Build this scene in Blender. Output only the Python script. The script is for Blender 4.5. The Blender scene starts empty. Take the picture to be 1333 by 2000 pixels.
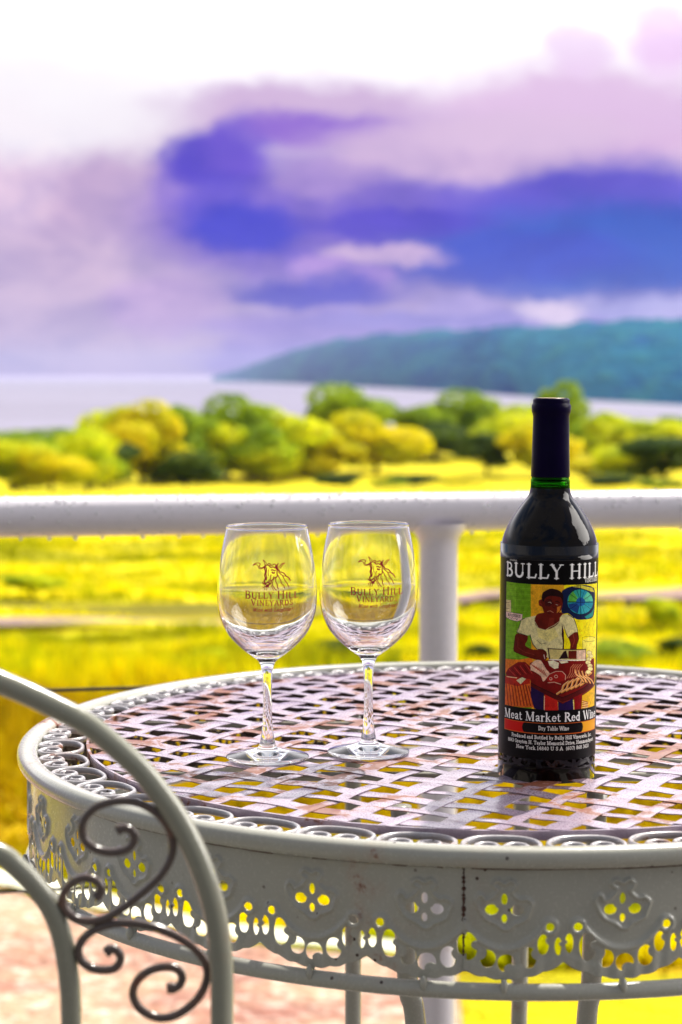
import bpy, bmesh, math, random
import numpy as np
from mathutils import Vector, Matrix
R = math.radians
PI = math.pi
random.seed(7)
rng = np.random.default_rng(7)
SC = bpy.context.scene
COL = SC.collection

# ------------------------------------------------------------------ camera
# world: table top lies at z = 0, y points away from the camera, metres
F = 3660.0                       # focal length in pixels of the 1333 x 2000 photograph
HY = 735.0                       # horizon row
PITCH = math.atan((1000 - HY) / F)
CAMH = 0.304
FLOOR = -0.750
cam = bpy.data.cameras.new('camera')
cam_o = bpy.data.objects.new('camera', cam)
COL.objects.link(cam_o)
cam_o.location = (0, 0, CAMH)
cam_o.rotation_euler = (PI / 2 - PITCH, 0, 0)
cam.sensor_fit = 'VERTICAL'
cam.sensor_height = 36
cam.sensor_width = 24
cam.lens = F / 2000 * 36
cam.clip_start = 0.05
cam.clip_end = 60000
cam.dof.use_dof = True
cam.dof.focus_distance = 1.45
cam.dof.aperture_fstop = 7.5
SC.camera = cam_o
SC.render.resolution_x = 682
SC.render.resolution_y = 1024

# ------------------------------------------------------------------ exposure
SC.view_settings.view_transform = 'Standard'
SC.view_settings.look = 'None'
SC.view_settings.exposure = 0.5
SC.view_settings.gamma = 1
SC.cycles.max_bounces = 14
SC.cycles.transmission_bounces = 12
SC.cycles.transparent_max_bounces = 12
SC.cycles.glossy_bounces = 6
SC.cycles.diffuse_bounces = 4
SC.cycles.caustics_reflective = False
SC.cycles.caustics_refractive = True
SC.cycles.blur_glossy = 0.3
SC.cycles.sample_clamp_indirect = 6
SC.cycles.use_denoising = True

SUN_EL, SUN_AZ = 52.0, 27.0      # degrees; azimuth measured from +y towards +x
sun = bpy.data.lights.new('sun', 'SUN')
sun.energy = 5.0
sun.angle = R(0.5)
sun.color = (1.0, 0.95, 0.86)
sun_o = bpy.data.objects.new('sun', sun)
COL.objects.link(sun_o)
sd = Vector((math.sin(R(SUN_AZ)) * math.cos(R(SUN_EL)), math.cos(R(SUN_AZ)) * math.cos(R(SUN_EL)), math.sin(R(SUN_EL))))
sun_o.rotation_euler = sd.to_track_quat('Z', 'Y').to_euler()
sun_o.location = (3, 6, 9)


def s2l(c):
    return tuple((x / 12.92 if x <= 0.04045 else ((x + 0.055) / 1.055) ** 2.4) for x in c)


def rgb(r, g, b):
    return s2l((r / 255, g / 255, b / 255))


# ------------------------------------------------------------------ node helper
class NT:
    def __init__(self, tree):
        self.t = tree
        tree.nodes.clear()

    def n(self, kind, **kw):
        nd = self.t.nodes.new(kind)
        for k, v in kw.items():
            setattr(nd, k, v)
        return nd

    def put(self, sock, v):
        if isinstance(v, bpy.types.NodeSocket):
            self.t.links.new(v, sock)
        elif v is not None:
            if sock.type == 'RGBA' and isinstance(v, (tuple, list)) and len(v) == 3:
                v = tuple(v) + (1,)
            sock.default_value = v

    def math(self, op, a, b=None, c=None, clamp=False):
        nd = self.n('ShaderNodeMath', operation=op, use_clamp=clamp)
        for s, v in zip(nd.inputs, (a, b, c)):
            self.put(s, v)
        return nd.outputs[0]

    def vmath(self, op, a, b=None):
        nd = self.n('ShaderNodeVectorMath', operation=op)
        for s, v in zip(nd.inputs, (a, b)):
            self.put(s, v)
        return nd.outputs['Value'] if op in ('LENGTH', 'DOT_PRODUCT') else nd.outputs[0]

    def comb(self, x=0.0, y=0.0, z=0.0):
        nd = self.n('ShaderNodeCombineXYZ')
        for s, v in zip(nd.inputs, (x, y, z)):
            self.put(s, v)
        return nd.outputs[0]

    def sep(self, v):
        nd = self.n('ShaderNodeSeparateXYZ')
        self.put(nd.inputs[0], v)
        return nd.outputs

    def noise(self, vec, scale=5, detail=4, rough=0.55, dist=0.0, color=False):
        nd = self.n('ShaderNodeTexNoise')
        self.put(nd.inputs['Vector'], vec)
        nd.inputs['Scale'].default_value = scale
        nd.inputs['Detail'].default_value = detail
        nd.inputs['Roughness'].default_value = rough
        nd.inputs['Distortion'].default_value = dist
        return nd.outputs['Color' if color else 'Fac']

    def mr(self, v, a, b, c=0.0, d=1.0, smooth=True):
        nd = self.n('ShaderNodeMapRange')
        nd.interpolation_type = 'SMOOTHSTEP' if smooth else 'LINEAR'
        for s, x in zip(nd.inputs, (v, a, b, c, d)):
            self.put(s, x)
        return nd.outputs[0]

    def mix(self, f, a, b, blend='MIX'):
        nd = self.n('ShaderNodeMix', data_type='RGBA', blend_type=blend)
        self.put(nd.inputs['Factor'], f)
        self.put(nd.inputs[6], a)
        self.put(nd.inputs[7], b)
        return nd.outputs[2]

    def bump(self, h, strength=0.3, dist=0.01):
        nd = self.n('ShaderNodeBump')
        nd.inputs['Strength'].default_value = strength
        nd.inputs['Distance'].default_value = dist
        self.put(nd.inputs['Height'], h)
        return nd.outputs[0]

    def coord(self, which='Object'):
        return self.n('ShaderNodeTexCoord').outputs[which]


def mat(name, fn=None, **kw):
    m = bpy.data.materials.new(name)
    m.use_nodes = True
    N = NT(m.node_tree)
    out = N.n('ShaderNodeOutputMaterial')
    p = N.n('ShaderNodeBsdfPrincipled')
    N.t.links.new(p.outputs[0], out.inputs[0])
    for k, v in kw.items():
        N.put(p.inputs[k.replace('_', ' ')], v)
    if fn:
        fn(N, p)
    return m


# ------------------------------------------------------------------ world: sky with storm clouds
W = bpy.data.worlds.new('World')
SC.world = W
W.use_nodes = True
N = NT(W.node_tree)
wout = N.n('ShaderNodeOutputWorld')
bg = N.n('ShaderNodeBackground')
N.t.links.new(bg.outputs[0], wout.inputs[0])
sky = N.n('ShaderNodeTexSky', sky_type='NISHITA')
sky.sun_disc = False
sky.sun_elevation = R(SUN_EL)
sky.sun_rotation = R(SUN_AZ)
gen = N.coord('Generated')
gx, gy, gz = N.sep(gen)
az = N.math('ARCTAN2', gx, gy)
el = N.math('ARCSINE', gz)
uvw = N.comb(az, el, 0.0)
w1 = N.noise(N.vmath('MULTIPLY', uvw, (9, 16, 1)), 1.0, 3, 0.5, 0.3, color=True)
w2 = N.noise(N.vmath('MULTIPLY', uvw, (38, 70, 1)), 1.0, 4, 0.55, 0.2, color=True)
warp = N.vmath('ADD', N.vmath('MULTIPLY', N.vmath('SUBTRACT', w1, (0.5, 0.5, 0.5)), (0.05, 0.022, 0)),
               N.vmath('MULTIPLY', N.vmath('SUBTRACT', w2, (0.5, 0.5, 0.5)), (0.022, 0.014, 0)))
w4 = N.noise(N.vmath('MULTIPLY', uvw, (120, 190, 1)), 1.0, 4, 0.6, 0.1, color=True)
warp = N.vmath('ADD', warp, N.vmath('MULTIPLY', N.vmath('SUBTRACT', w4, (0.5, 0.5, 0.5)), (0.009, 0.006, 0)))
P = N.vmath('ADD', uvw, warp)
px_, py_, _ = N.sep(P)
SKYK = 0.10                       # background strength; cloud radiance is given relative to it


def kc(r, g, b, k=1.0):
    c = rgb(r, g, b)
    return tuple(x * k / SKYK for x in c)


EXPO = 2 ** SC.view_settings.exposure
ck = 1.0 / EXPO
# vertical ramp of the cloud deck in front
low = N.mix(N.mr(py_, 0.0, 0.10), kc(188, 168, 212, ck), kc(222, 200, 226, ck))
deck = N.mix(N.mr(py_, 0.105, 0.165), low, kc(255, 251, 255, 1.12 * ck))


def blob(base, cx, cy, rx, ry, colr, s=1.0, soft=0.55):
    u0 = (cx - 666.5) / F
    v0 = (HY - cy) / F
    d = N.vmath('LENGTH', N.vmath('MULTIPLY', N.vmath('SUBTRACT', P, (u0, v0, 0)), (F / rx, F / ry, 0)))
    f = N.mr(d, 1.2, soft, 0.0, s)
    return N.mix(f, base, kc(*colr, ck))


for b in [
    (560, 235, 330, 62, (205, 170, 215), .85),
    (250, 420, 260, 210, (200, 168, 208), .8),
    (40, 330, 90, 150, (244, 215, 236), .7),
    (120, 600, 420, 150, (206, 182, 214), .75),
    (1150, 240, 380, 110, (222, 180, 226), .8),
    (640, 440, 400, 130, (112, 78, 206), .95),
    (60, 230, 330, 110, (255, 250, 255), .85),
    (335, 380, 50, 100, (124, 94, 212), .6),
    (760, 430, 520, 190, (132, 112, 208), .55),
    (1180, 420, 400, 110, (86, 72, 210), .95),
    (1220, 500, 470, 110, (26, 84, 198), 1.0),
    (1000, 510, 240, 60, (40, 70, 202), .9),
    (410, 325, 120, 66, (70, 48, 200), .95),
    (470, 300, 90, 60, (110, 80, 212), .8),
    (640, 268, 170, 36, (142, 98, 212), .9),
    (880, 300, 290, 62, (214, 184, 222), .95),
    (1030, 268, 240, 50, (226, 196, 228), .8),
    (640, 350, 130, 40, (180, 150, 214), .7),
    (420, 410, 90, 60, (96, 76, 212), .8),
    (480, 455, 130, 62, (52, 50, 206), 1.0),
    (760, 440, 190, 36, (70, 50, 204), .85),
    (750, 505, 140, 24, (216, 186, 224), .95),
    (620, 528, 70, 16, (186, 150, 224), .8),
    (728, 550, 44, 22, (176, 142, 222), .8),
    (600, 576, 190, 30, (58, 58, 200), .9),
    (330, 600, 130, 60, (190, 160, 216), .8),
    (640, 640, 260, 40, (150, 128, 216), .85),
    (1000, 622, 460, 24, (150, 140, 222), .9),
    (900, 594, 90, 20, (190, 172, 232), .9),
    (1070, 602, 74, 26, (232, 214, 242), 1.0),
    (1270, 606, 150, 22, (184, 182, 240), .85),
    (540, 700, 160, 36, (132, 108, 214), .8),
    (1120, 110, 90, 60, (238, 204, 244), .7),
    (1300, 90, 80, 70, (240, 196, 246), .8),
]:
    deck = blob(deck, *b)
w3 = N.noise(N.vmath('MULTIPLY', uvw, (20, 34, 1)), 1.0, 6, 0.6, 0.5)
deck = N.mix(N.mr(py_, 0.135, 0.09), deck, N.mix(1.0, deck, N.mix(N.mr(w3, .3, .7), (0.74, 0.74, 0.88), (1.16, 1.13, 1.06)), 'MULTIPLY'))
deck = N.mix(N.mr(py_, 0.165, 0.26), deck, kc(255, 251, 255, 2.4 * ck))
# clouds round the rest of the sky
cl = N.noise(N.vmath('MULTIPLY', gen, (2.2, 2.2, 4.0)), 1.0, 6, 0.55, 0.3)
cover = N.mr(cl, 0.36, 0.56)
rest = N.mix(cover, sky.outputs[0], N.mix(N.mr(gy, -0.25, 0.25), kc(255, 250, 250, 0.28), kc(255, 252, 255, 0.52)))
# unseen bright cloud bank added off to the right for edge highlights
sb = N.vmath('DOT_PRODUCT', gen, tuple(Vector((math.sin(R(82)) * math.cos(R(27)), math.cos(R(82)) * math.cos(R(27)), math.sin(R(27))))))
sb = N.mr(N.math('ADD', sb, N.math('MULTIPLY', N.math('SUBTRACT', N.noise(N.vmath('MULTIPLY', gen, (6, 6, 9)), 1.0, 6, 0.6), 0.5), 0.16)), 0.942, 0.958)
rest = N.mix(sb, rest, kc(255, 250, 244, 7.0))
rear_dark = N.math('MULTIPLY', N.mr(N.math('ADD', el, N.math('MULTIPLY', N.math('SUBTRACT', cl, 0.5), 0.5)), 0.66, 0.52), N.mr(gy, 0.15, -0.15))  # unseen dark zone added behind the camera to mute fill and reflections
rest = N.mix(N.math('MULTIPLY', rear_dark, 0.25), rest, tuple(x / SKYK for x in (0.030, 0.034, 0.024)))
front = N.math('MULTIPLY', N.mr(gy, 0.35, 0.75), N.mr(el, 0.50, 0.24))
colr = N.mix(front, rest, deck)
N.put(bg.inputs[0], colr)
bg.inputs[1].default_value = SKYK


# ------------------------------------------------------------------ projection helpers (photo measurements to metres)
def at(px, py, y=None, z=None):
    """point seen at photo pixel px,py on the upright plane y or on the level z"""
    c, s = math.cos(PITCH), math.sin(PITCH)
    dx = (px - 666.5) / F
    v = (1000 - py) / F
    Y = c + v * s
    Z = -s + v * c
    t = (y / Y) if y is not None else ((z - CAMH) / Z)
    return Vector((dx * t, Y * t, CAMH + Z * t))


# ------------------------------------------------------------------ mesh helpers
def link(name, verts, faces, m=None, parent=None, smooth=False, loc=None):
    me = bpy.data.meshes.new(name)
    me.from_pydata([tuple(v) for v in verts], [], [tuple(f) for f in faces])
    me.update()
    if smooth:
        me.polygons.foreach_set('use_smooth', [True] * len(me.polygons))
    o = bpy.data.objects.new(name, me)
    COL.objects.link(o)
    if m is not None:
        for x in (m if isinstance(m, (list, tuple)) else [m]):
            me.materials.append(x)
    if parent is not None:
        o.parent = parent
    if loc is not None:
        o.location = loc
    return o


class MB:
    def __init__(self):
        self.v, self.f = [], []

    def add(self, vs, fs):
        b = len(self.v)
        self.v += [tuple(x) for x in vs]
        self.f += [tuple(i + b for i in f) for f in fs]

    def build(self, name, m=None, parent=None, smooth=True, loc=None):
        return link(name, self.v, self.f, m, parent, smooth, loc)

    def tube(self, pts, r, n=10, closed=False, rz=None, up=None, cap=True, round_end=False):
        """sweep an ellipse (r across, rz along up) along pts; r may be a list"""
        pts = [Vector(p) for p in pts]
        m = len(pts)
        rr = r if isinstance(r, (list, tuple)) else [r] * m
        ring = []
        ref = Vector(up) if up else None
        prev = None
        for i, p in enumerate(pts):
            a = pts[(i - 1) % m] if (closed or i > 0) else p
            b = pts[(i + 1) % m] if (closed or i < m - 1) else p
            t = (b - a).normalized()
            if ref is not None:
                s = t.cross(ref).normalized()
                u = s.cross(t).normalized()
            else:
                if prev is None:
                    q = Vector((0, 0, 1)) if abs(t.z) < 0.9 else Vector((1, 0, 0))
                    s = t.cross(q).normalized()
                else:
                    s = (prev - t * prev.dot(t)).normalized()
                u = s.cross(t).normalized()
                prev = s
            ra = rr[i]
            rb = (rz * ra / max(rr)) if rz else ra
            ring.append([p + s * (ra * math.cos(2 * PI * k / n)) + u * (rb * math.sin(2 * PI * k / n)) for k in range(n)])
        vs = [v for rg in ring for v in rg]
        fs = []
        for i in range(m if closed else m - 1):
            j = (i + 1) % m
            for k in range(n):
                l = (k + 1) % n
                fs.append((i * n + k, i * n + l, j * n + l, j * n + k))
        if not closed and cap:
            fs.append(tuple(range(n - 1, -1, -1)))
            fs.append(tuple((m - 1) * n + k for k in range(n)))
        self.add(vs, fs)

    def lathe(self, prof, n=64, c=(0, 0, 0), closed_prof=False):
        """prof: list of (r, z)"""
        m = len(prof)
        vs, fs, idx = [], [], []
        for (r, z) in prof:
            if r < 1e-6:
                idx.append([len(vs)] * n)
                vs.append((c[0], c[1], c[2] + z))
            else:
                idx.append(list(range(len(vs), len(vs) + n)))
                vs += [(c[0] + r * math.cos(2 * PI * k / n), c[1] + r * math.sin(2 * PI * k / n), c[2] + z) for k in range(n)]
        for i in range(m if closed_prof else m - 1):
            A, B = idx[i], idx[(i + 1) % m]
            for k in range(n):
                l = (k + 1) % n
                f = []
                for q in (A[k], A[l], B[l], B[k]):
                    if q not in f:
                        f.append(q)
                if len(f) > 2:
                    fs.append(f)
        self.add(vs, fs)

    def box(self, c, s):
        x, y, z = c
        a, b, d = s[0] / 2, s[1] / 2, s[2] / 2
        vs = [(x + i * a, y + j * b, z + k * d) for i in (-1, 1) for j in (-1, 1) for k in (-1, 1)]
        self.add(vs, [(0, 1, 3, 2), (4, 6, 7, 5), (0, 4, 5, 1), (2, 3, 7, 6), (0, 2, 6, 4), (1, 5, 7, 3)])


def catmull(pts, k=8, closed=False):
    pts = [Vector(p) for p in pts]
    n = len(pts)
    out = []
    segs = n if closed else n - 1
    for i in range(segs):
        p1, p2 = pts[i % n], pts[(i + 1) % n]
        p0 = pts[(i - 1) % n] if (closed or i > 0) else p1 * 2 - p2
        p3 = pts[(i + 2) % n] if (closed or i + 2 < n) else p2 * 2 - p1
        for j in range(k):
            t = j / k
            out.append(0.5 * ((2 * p1) + (p2 - p0) * t + (2 * p0 - 5 * p1 + 4 * p2 - p3) * t * t + (3 * p1 - p0 - 3 * p2 + p3) * t ** 3))
    if not closed:
        out.append(pts[-1])
    return out


def empty(name, loc=(0, 0, 0), rz=0.0):
    o = bpy.data.objects.new(name, None)
    o.empty_display_size = 0.1
    COL.objects.link(o)
    o.location = loc
    o.rotation_euler = (0, 0, rz)
    return o


def tag(o, label=None, cat=None, group=None, kind=None):
    if label:
        o['label'] = label
    if cat:
        o['category'] = cat
    if group:
        o['group'] = group
    if kind:
        o['kind'] = kind
    return o


# ------------------------------------------------------------------ materials
def paint_rust(rust=0.5, base=(0.74, 0.72, 0.70), rough=0.36, speck=True, scale=1.0, wash_k=0.36):
    def fn(N, p):
        co = N.coord('Object')
        n1 = N.noise(co, 9 * scale, 6, 0.62, 0.6)
        n2 = N.noise(co, 60 * scale, 5, 0.7, 0.2)
        n3 = N.noise(co, 420 * scale, 3, 0.6)
        edge = 0.69 - 0.17 * rust
        f = N.mr(N.math('ADD', n1, N.math('MULTIPLY', n2, 0.34)), edge + 0.14, edge + 0.20)
        wash = N.mr(N.math('ADD', n1, N.math('MULTIPLY', n2, 0.3)), edge + 0.02, edge + 0.3)
        c = N.mix(N.mr(n2, 0.3, 0.75, 0, 0.25), base, tuple(x * 0.84 for x in base))
        c = N.mix(N.math('MULTIPLY', wash, wash_k), c, (0.50, 0.20, 0.08))
        rc = N.mix(n2, (0.30, 0.075, 0.022), (0.09, 0.03, 0.02))
        c = N.mix(f, c, rc)
        if speck:
            v = N.n('ShaderNodeTexVoronoi')
            N.put(v.inputs['Vector'], co)
            v.inputs['Scale'].default_value = 75 * scale
            sp = N.math('MULTIPLY', N.mr(v.outputs['Distance'], 0.11, 0.07), N.mr(n1, 0.44, 0.56))
            c = N.mix(sp, c, (0.05, 0.025, 0.02))
        N.put(p.inputs['Base Color'], c)
        N.put(p.inputs['Roughness'], N.math('ADD', N.math('MULTIPLY', f, 0.4), N.mr(n3, 0.2, 0.8, rough - .06, rough + .1)))
        h = N.math('ADD', N.math('MULTIPLY', n3, 0.25), N.math('ADD', N.math('MULTIPLY', n2, 0.5), f))
        N.put(p.inputs['Normal'], N.bump(h, 0.25, 0.0008))
        p.inputs['Specular IOR Level'].default_value = 0.5
        p.inputs['Coat Weight'].default_value = 0.3
        p.inputs['Coat Roughness'].default_value = 0.12
    return fn


M = {}
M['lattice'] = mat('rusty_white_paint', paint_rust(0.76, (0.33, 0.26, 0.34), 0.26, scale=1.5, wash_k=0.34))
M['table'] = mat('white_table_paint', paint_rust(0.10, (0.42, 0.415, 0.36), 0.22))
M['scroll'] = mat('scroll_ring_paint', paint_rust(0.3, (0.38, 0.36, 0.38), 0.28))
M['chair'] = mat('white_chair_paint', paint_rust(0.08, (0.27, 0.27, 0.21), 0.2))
M['chair_scroll'] = mat('rusty_scroll_shade', paint_rust(0.45, (0.095, 0.068, 0.058), 0.2, scale=1.6))  # white scroll paint darkened to brown for its shade, plus rust
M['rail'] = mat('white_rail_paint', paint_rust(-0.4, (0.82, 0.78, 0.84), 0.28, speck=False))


def f_glass(N, p):
    out = [n for n in N.t.nodes if n.type == 'OUTPUT_MATERIAL'][0]
    g = N.n('ShaderNodeBsdfGlass')
    g.inputs['Roughness'].default_value = 0.0
    g.inputs['IOR'].default_value = 1.5
    g.inputs['Color'].default_value = (0.985, 0.99, 0.99, 1)
    N.t.links.new(g.outputs[0], out.inputs[0])


M['glass'] = mat('clear_glass', f_glass)


def f_bottle(N, p):
    f_glass(N, p)
    g = [n for n in N.t.nodes if n.type == 'BSDF_GLASS'][0]
    g.inputs['Color'].default_value = (0.17, 0.52, 0.07, 1)


M['bottle_glass'] = mat('green_bottle_glass', f_bottle)
M['bottle_full'] = mat('green_black_glass', Base_Color=(0.0015, 0.0005, 0.0012), Roughness=0.02, IOR=1.52, Specular_IOR_Level=0.24)
M['wine'] = mat('dark_red_wine', Base_Color=(0.006, 0.0005, 0.004), Roughness=0.05)
M['foil'] = mat('navy_foil', Base_Color=(0.003, 0.0006, 0.020), Roughness=0.3, Specular_IOR_Level=0.06)
M['foil_top'] = mat('foil_top', Base_Color=(0.45, 0.30, 0.14), Roughness=0.5)
M['print'] = mat('maroon_print', Base_Color=(0.50, 0.006, 0.03), Roughness=0.5)
M['cable'] = mat('black_cable', Base_Color=(0.012, 0.01, 0.012), Roughness=0.5)
M['drop'] = mat('water_drop', Base_Color=(0.95, 0.95, 0.97), Roughness=0.04, Transmission_Weight=0.45, IOR=1.33)

# ------------------------------------------------------------------ stroke lettering (drawn serif alphabet)
K_, N_, M_ = 0.135, 0.055, 0.1


def arc(cx, cy, rx, ry, a0, a1, n=10):
    return [(cx + rx * math.cos(R(a0 + (a1 - a0) * i / n)), cy + ry * math.sin(R(a0 + (a1 - a0) * i / n))) for i in range(n + 1)]


def stem(x, y0=0.0, y1=1.0, w=K_, s0=1, s1=1, h=0.12):
    o = [(w, [(x, y0), (x, y1)])]
    if s0:
        o.append((N_, [(x - h, y0 + .02), (x + h, y0 + .02)]))
    if s1:
        o.append((N_, [(x - h, y1 - .02), (x + (h if s1 == 1 else 0), y1 - .02)]))
    return o


def glyph(c):
    X = 0.64
    g = {
        'A': (.80, [(N_, [(.1, 0), (.4, 1)]), (K_, [(.42, 1), (.70, 0)]), (N_, [(.2, .33), (.6, .33)]), (N_, [(0, .02), (.2, .02)]), (N_, [(.58, .02), (.82, .02)])]),
        'B': (.70, stem(.18) + [(N_, [(.18, .97), (.36, .97)]), (M_, arc(.36, .75, .19, .22, 90, -90)), (N_, [(.18, .53), (.38, .53)]), (K_, arc(.38, .275, .23, .25, 90, -90)), (N_, [(.18, .03), (.38, .03)])]),
        'C': (.76, [(M_, arc(.43, .5, .34, .47, 40, 320, 16)), (N_, [(.70, .95), (.70, .7)])]),
        'D': (.82, stem(.18) + [(N_, [(.18, .97), (.36, .97)]), (K_, arc(.34, .5, .36, .47, 90, -90, 14)), (N_, [(.18, .03), (.36, .03)])]),
        'E': (.66, stem(.18) + [(N_, [(.18, .97), (.58, .97), (.6, .78)]), (N_, [(.18, .52), (.46, .52)]), (N_, [(.46, .62), (.46, .42)]), (N_, [(.18, .03), (.58, .03), (.62, .24)])]),
        'G': (.82, [(M_, arc(.43, .5, .34, .47, 40, 330, 16)), (K_, [(.70, .4), (.70, .08)]), (N_, [(.56, .42), (.84, .42)])]),
        'H': (.90, stem(.18) + stem(.70) + [(N_, [(.18, .52), (.70, .52)])]),
        'I': (.38, stem(.19)),
        'L': (.68, stem(.18) + [(.085, [(.18, .035), (.58, .035), (.64, .27)])]),
        'M': (1.04, stem(.16, w=N_) + [(K_, [(.18, 1), (.52, .05)]), (N_, [(.52, .05), (.84, 1)])] + stem(.86)),
        'N': (.88, stem(.16, w=N_) + [(K_, [(.16, 1), (.70, .02)]), (N_, [(.70, 0), (.70, 1)]), (N_, [(.58, .98), (.82, .98)])]),
        'O': (.84, [(M_, arc(.42, .5, .33, .47, 0, 360, 18))]),
        'P': (.66, stem(.18) + [(N_, [(.18, .97), (.36, .97)]), (K_, arc(.36, .72, .21, .25, 90, -90)), (N_, [(.18, .47), (.36, .47)])]),
        'R': (.76, stem(.18) + [(N_, [(.18, .97), (.36, .97)]), (K_, arc(.36, .74, .2, .23, 90, -90)), (N_, [(.18, .51), (.38, .51)]), (K_, [(.36, .5), (.66, .03), (.78, .03)])]),
        'S': (.60, [(M_, [(.52, .78), (.46, .93), (.3, .97), (.14, .88), (.12, .7), (.25, .58), (.42, .46), (.52, .3), (.47, .12), (.3, .03), (.14, .08), (.09, .26)])]),
        'T': (.74, stem(.37, s1=0) + [(N_, [(.05, .78), (.07, .97), (.67, .97), (.69, .78)])]),
        'U': (.86, [(K_, [(.18, 1), (.18, .35)] + arc(.43, .33, .25, .30, 180, 360, 10)), (N_, [(.68, .33), (.68, 1)]), (N_, [(.06, .98), (.30, .98)]), (N_, [(.57, .98), (.80, .98)])]),
        'V': (.78, [(K_, [(.1, 1), (.40, .03)]), (N_, [(.40, .0), (.68, 1)]), (N_, [(0, .98), (.24, .98)]), (N_, [(.57, .98), (.79, .98)])]),
        'W': (1.1, [(K_, [(.1, 1), (.36, .03)]), (N_, [(.36, .0), (.58, .95)]), (K_, [(.56, 1), (.80, .03)]), (N_, [(.80, 0), (1.02, 1)]), (N_, [(0, .98), (.22, .98)]), (N_, [(.94, .98), (1.1, .98)])]),
        'Y': (.76, [(K_, [(.1, 1), (.38, .48)]), (N_, [(.38, .48), (.66, 1)]), (K_, [(.38, .5), (.38, 0)]), (N_, [(.26, .02), (.5, .02)]), (N_, [(0, .98), (.23, .98)]), (N_, [(.55, .98), (.78, .98)])]),
        'a': (.50, [(M_, [(.1, .5), (.16, .6), (.28, .62), (.37, .55), (.37, .1), (.46, .02)]), (M_, [(.37, .36), (.2, .3), (.09, .2), (.1, .08), (.2, .02), (.37, .12)])]),
        'b': (.56, stem(.14, s0=0, s1=2) + [(M_, arc(.28, .32, .19, .29, 150, -150, 14))]),
        'c': (.48, [(M_, arc(.28, .32, .2, .29, 45, 315, 14))]),
        'd': (.58, stem(.42, s1=2) + [(M_, arc(.28, .32, .19, .29, 30, 330, 14))]),
        'e': (.50, [(N_, [(.08, .36), (.43, .36)]), (M_, arc(.27, .32, .19, .29, 0, 315, 14))]),
        'g': (.52, [(M_, arc(.24, .42, .15, .19, 0, 360, 14)), (M_, [(.14, .22), (.12, .12), (.36, .06), (.42, -.08), (.26, -.22), (.08, -.14), (.12, .02)])]),
        'h': (.60, stem(.14, s1=2) + stem(.44, 0, .4, s1=0) + [(N_, arc(.29, .42, .15, .19, 180, 0, 8))]),
        'i': (.30, stem(.15, 0, X, s1=2) + [(.14, [(.14, .86), (.16, .88)])]),
        'k': (.60, stem(.14, s1=2) + [(N_, [(.14, .26), (.46, .62)]), (M_, [(.26, .38), (.5, .02)]), (N_, [(.4, .02), (.6, .02)])]),
        'l': (.30, stem(.15, s1=2)),
        'm': (.90, stem(.14, 0, X, s1=2) + stem(.44, 0, .42, s1=0) + stem(.74, 0, .42, s1=0) + [(N_, arc(.29, .42, .15, .19, 180, 0, 8)), (N_, arc(.59, .42, .15, .19, 180, 0, 8))]),
        'n': (.60, stem(.14, 0, X, s1=2) + stem(.44, 0, .42, s1=0) + [(N_, arc(.29, .42, .15, .19, 180, 0, 8))]),
        'o': (.56, [(M_, arc(.28, .32, .2, .29, 0, 360, 16))]),
        'p': (.56, stem(.14, -.25, X, s1=2) + [(M_, arc(.28, .32, .19, .29, 150, -150, 14))]),
        'r': (.42, stem(.14, 0, X, s1=2) + [(M_, [(.14, .42), (.24, .58), (.38, .58)])]),
        's': (.40, [(M_, [(.34, .5), (.28, .6), (.16, .6), (.09, .48), (.2, .36), (.33, .24), (.32, .08), (.18, .03), (.08, .12)])]),
        't': (.36, [(M_, [(.15, .82), (.15, .12), (.22, .03), (.34, .06)]), (N_, [(.03, .61), (.32, .61)])]),
        'u': (.60, [(M_, [(.14, .62), (.14, .18), (.22, .04), (.36, .06), (.44, .16)])] + stem(.44, 0, X, s1=2)),
        'v': (.54, [(K_, [(.08, .62), (.27, .02)]), (N_, [(.27, 0), (.46, .62)])]),
        'w': (.76, [(K_, [(.08, .62), (.24, .02)]), (N_, [(.24, 0), (.38, .6)]), (K_, [(.38, .62), (.54, .02)]), (N_, [(.54, 0), (.68, .62)])]),
        'y': (.54, [(K_, [(.08, .62), (.28, .04)]), (N_, [(.46, .62), (.24, -.1), (.1, -.22)])]),
        '0': (.56, [(M_, arc(.28, .5, .2, .46, 0, 360, 18))]),
        '1': (.40, stem(.2, s1=2)),
        '3': (.54, [(M_, arc(.24, .74, .2, .22, 150, -80, 10) + arc(.24, .27, .22, .25, 80, -150, 10))]),
        '4': (.56, [(M_, [(.38, 0), (.38, 1), (.06, .3), (.54, .3)])]),
        '6': (.56, [(M_, [(.46, .92), (.3, .9), (.14, .65), (.09, .35)] + arc(.28, .28, .19, .25, 180, -180, 14))]),
        '7': (.52, [(M_, [(.06, .95), (.48, .95), (.22, 0)])]),
        '8': (.54, [(M_, arc(.27, .74, .17, .22, -90, 270, 14)), (M_, arc(.27, .27, .2, .25, -90, 270, 14))]),
        '(': (.32, [(N_ * 1.3, arc(.42, .4, .28, .62, 125, 235, 8))]),
        ')': (.32, [(N_ * 1.3, arc(-.1, .4, .28, .62, 55, -55, 8))]),
        '.': (.26, [(.15, [(.12, .05), (.13, .07)])]),
        ',': (.26, [(.11, [(.13, .08), (.09, -.12)])]),
        '!': (.32, [(.12, [(.18, 1), (.15, .32)]), (.14, [(.14, .05), (.15, .07)])]),
        ' ': (.34, []),
    }
    return g[c]


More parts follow.
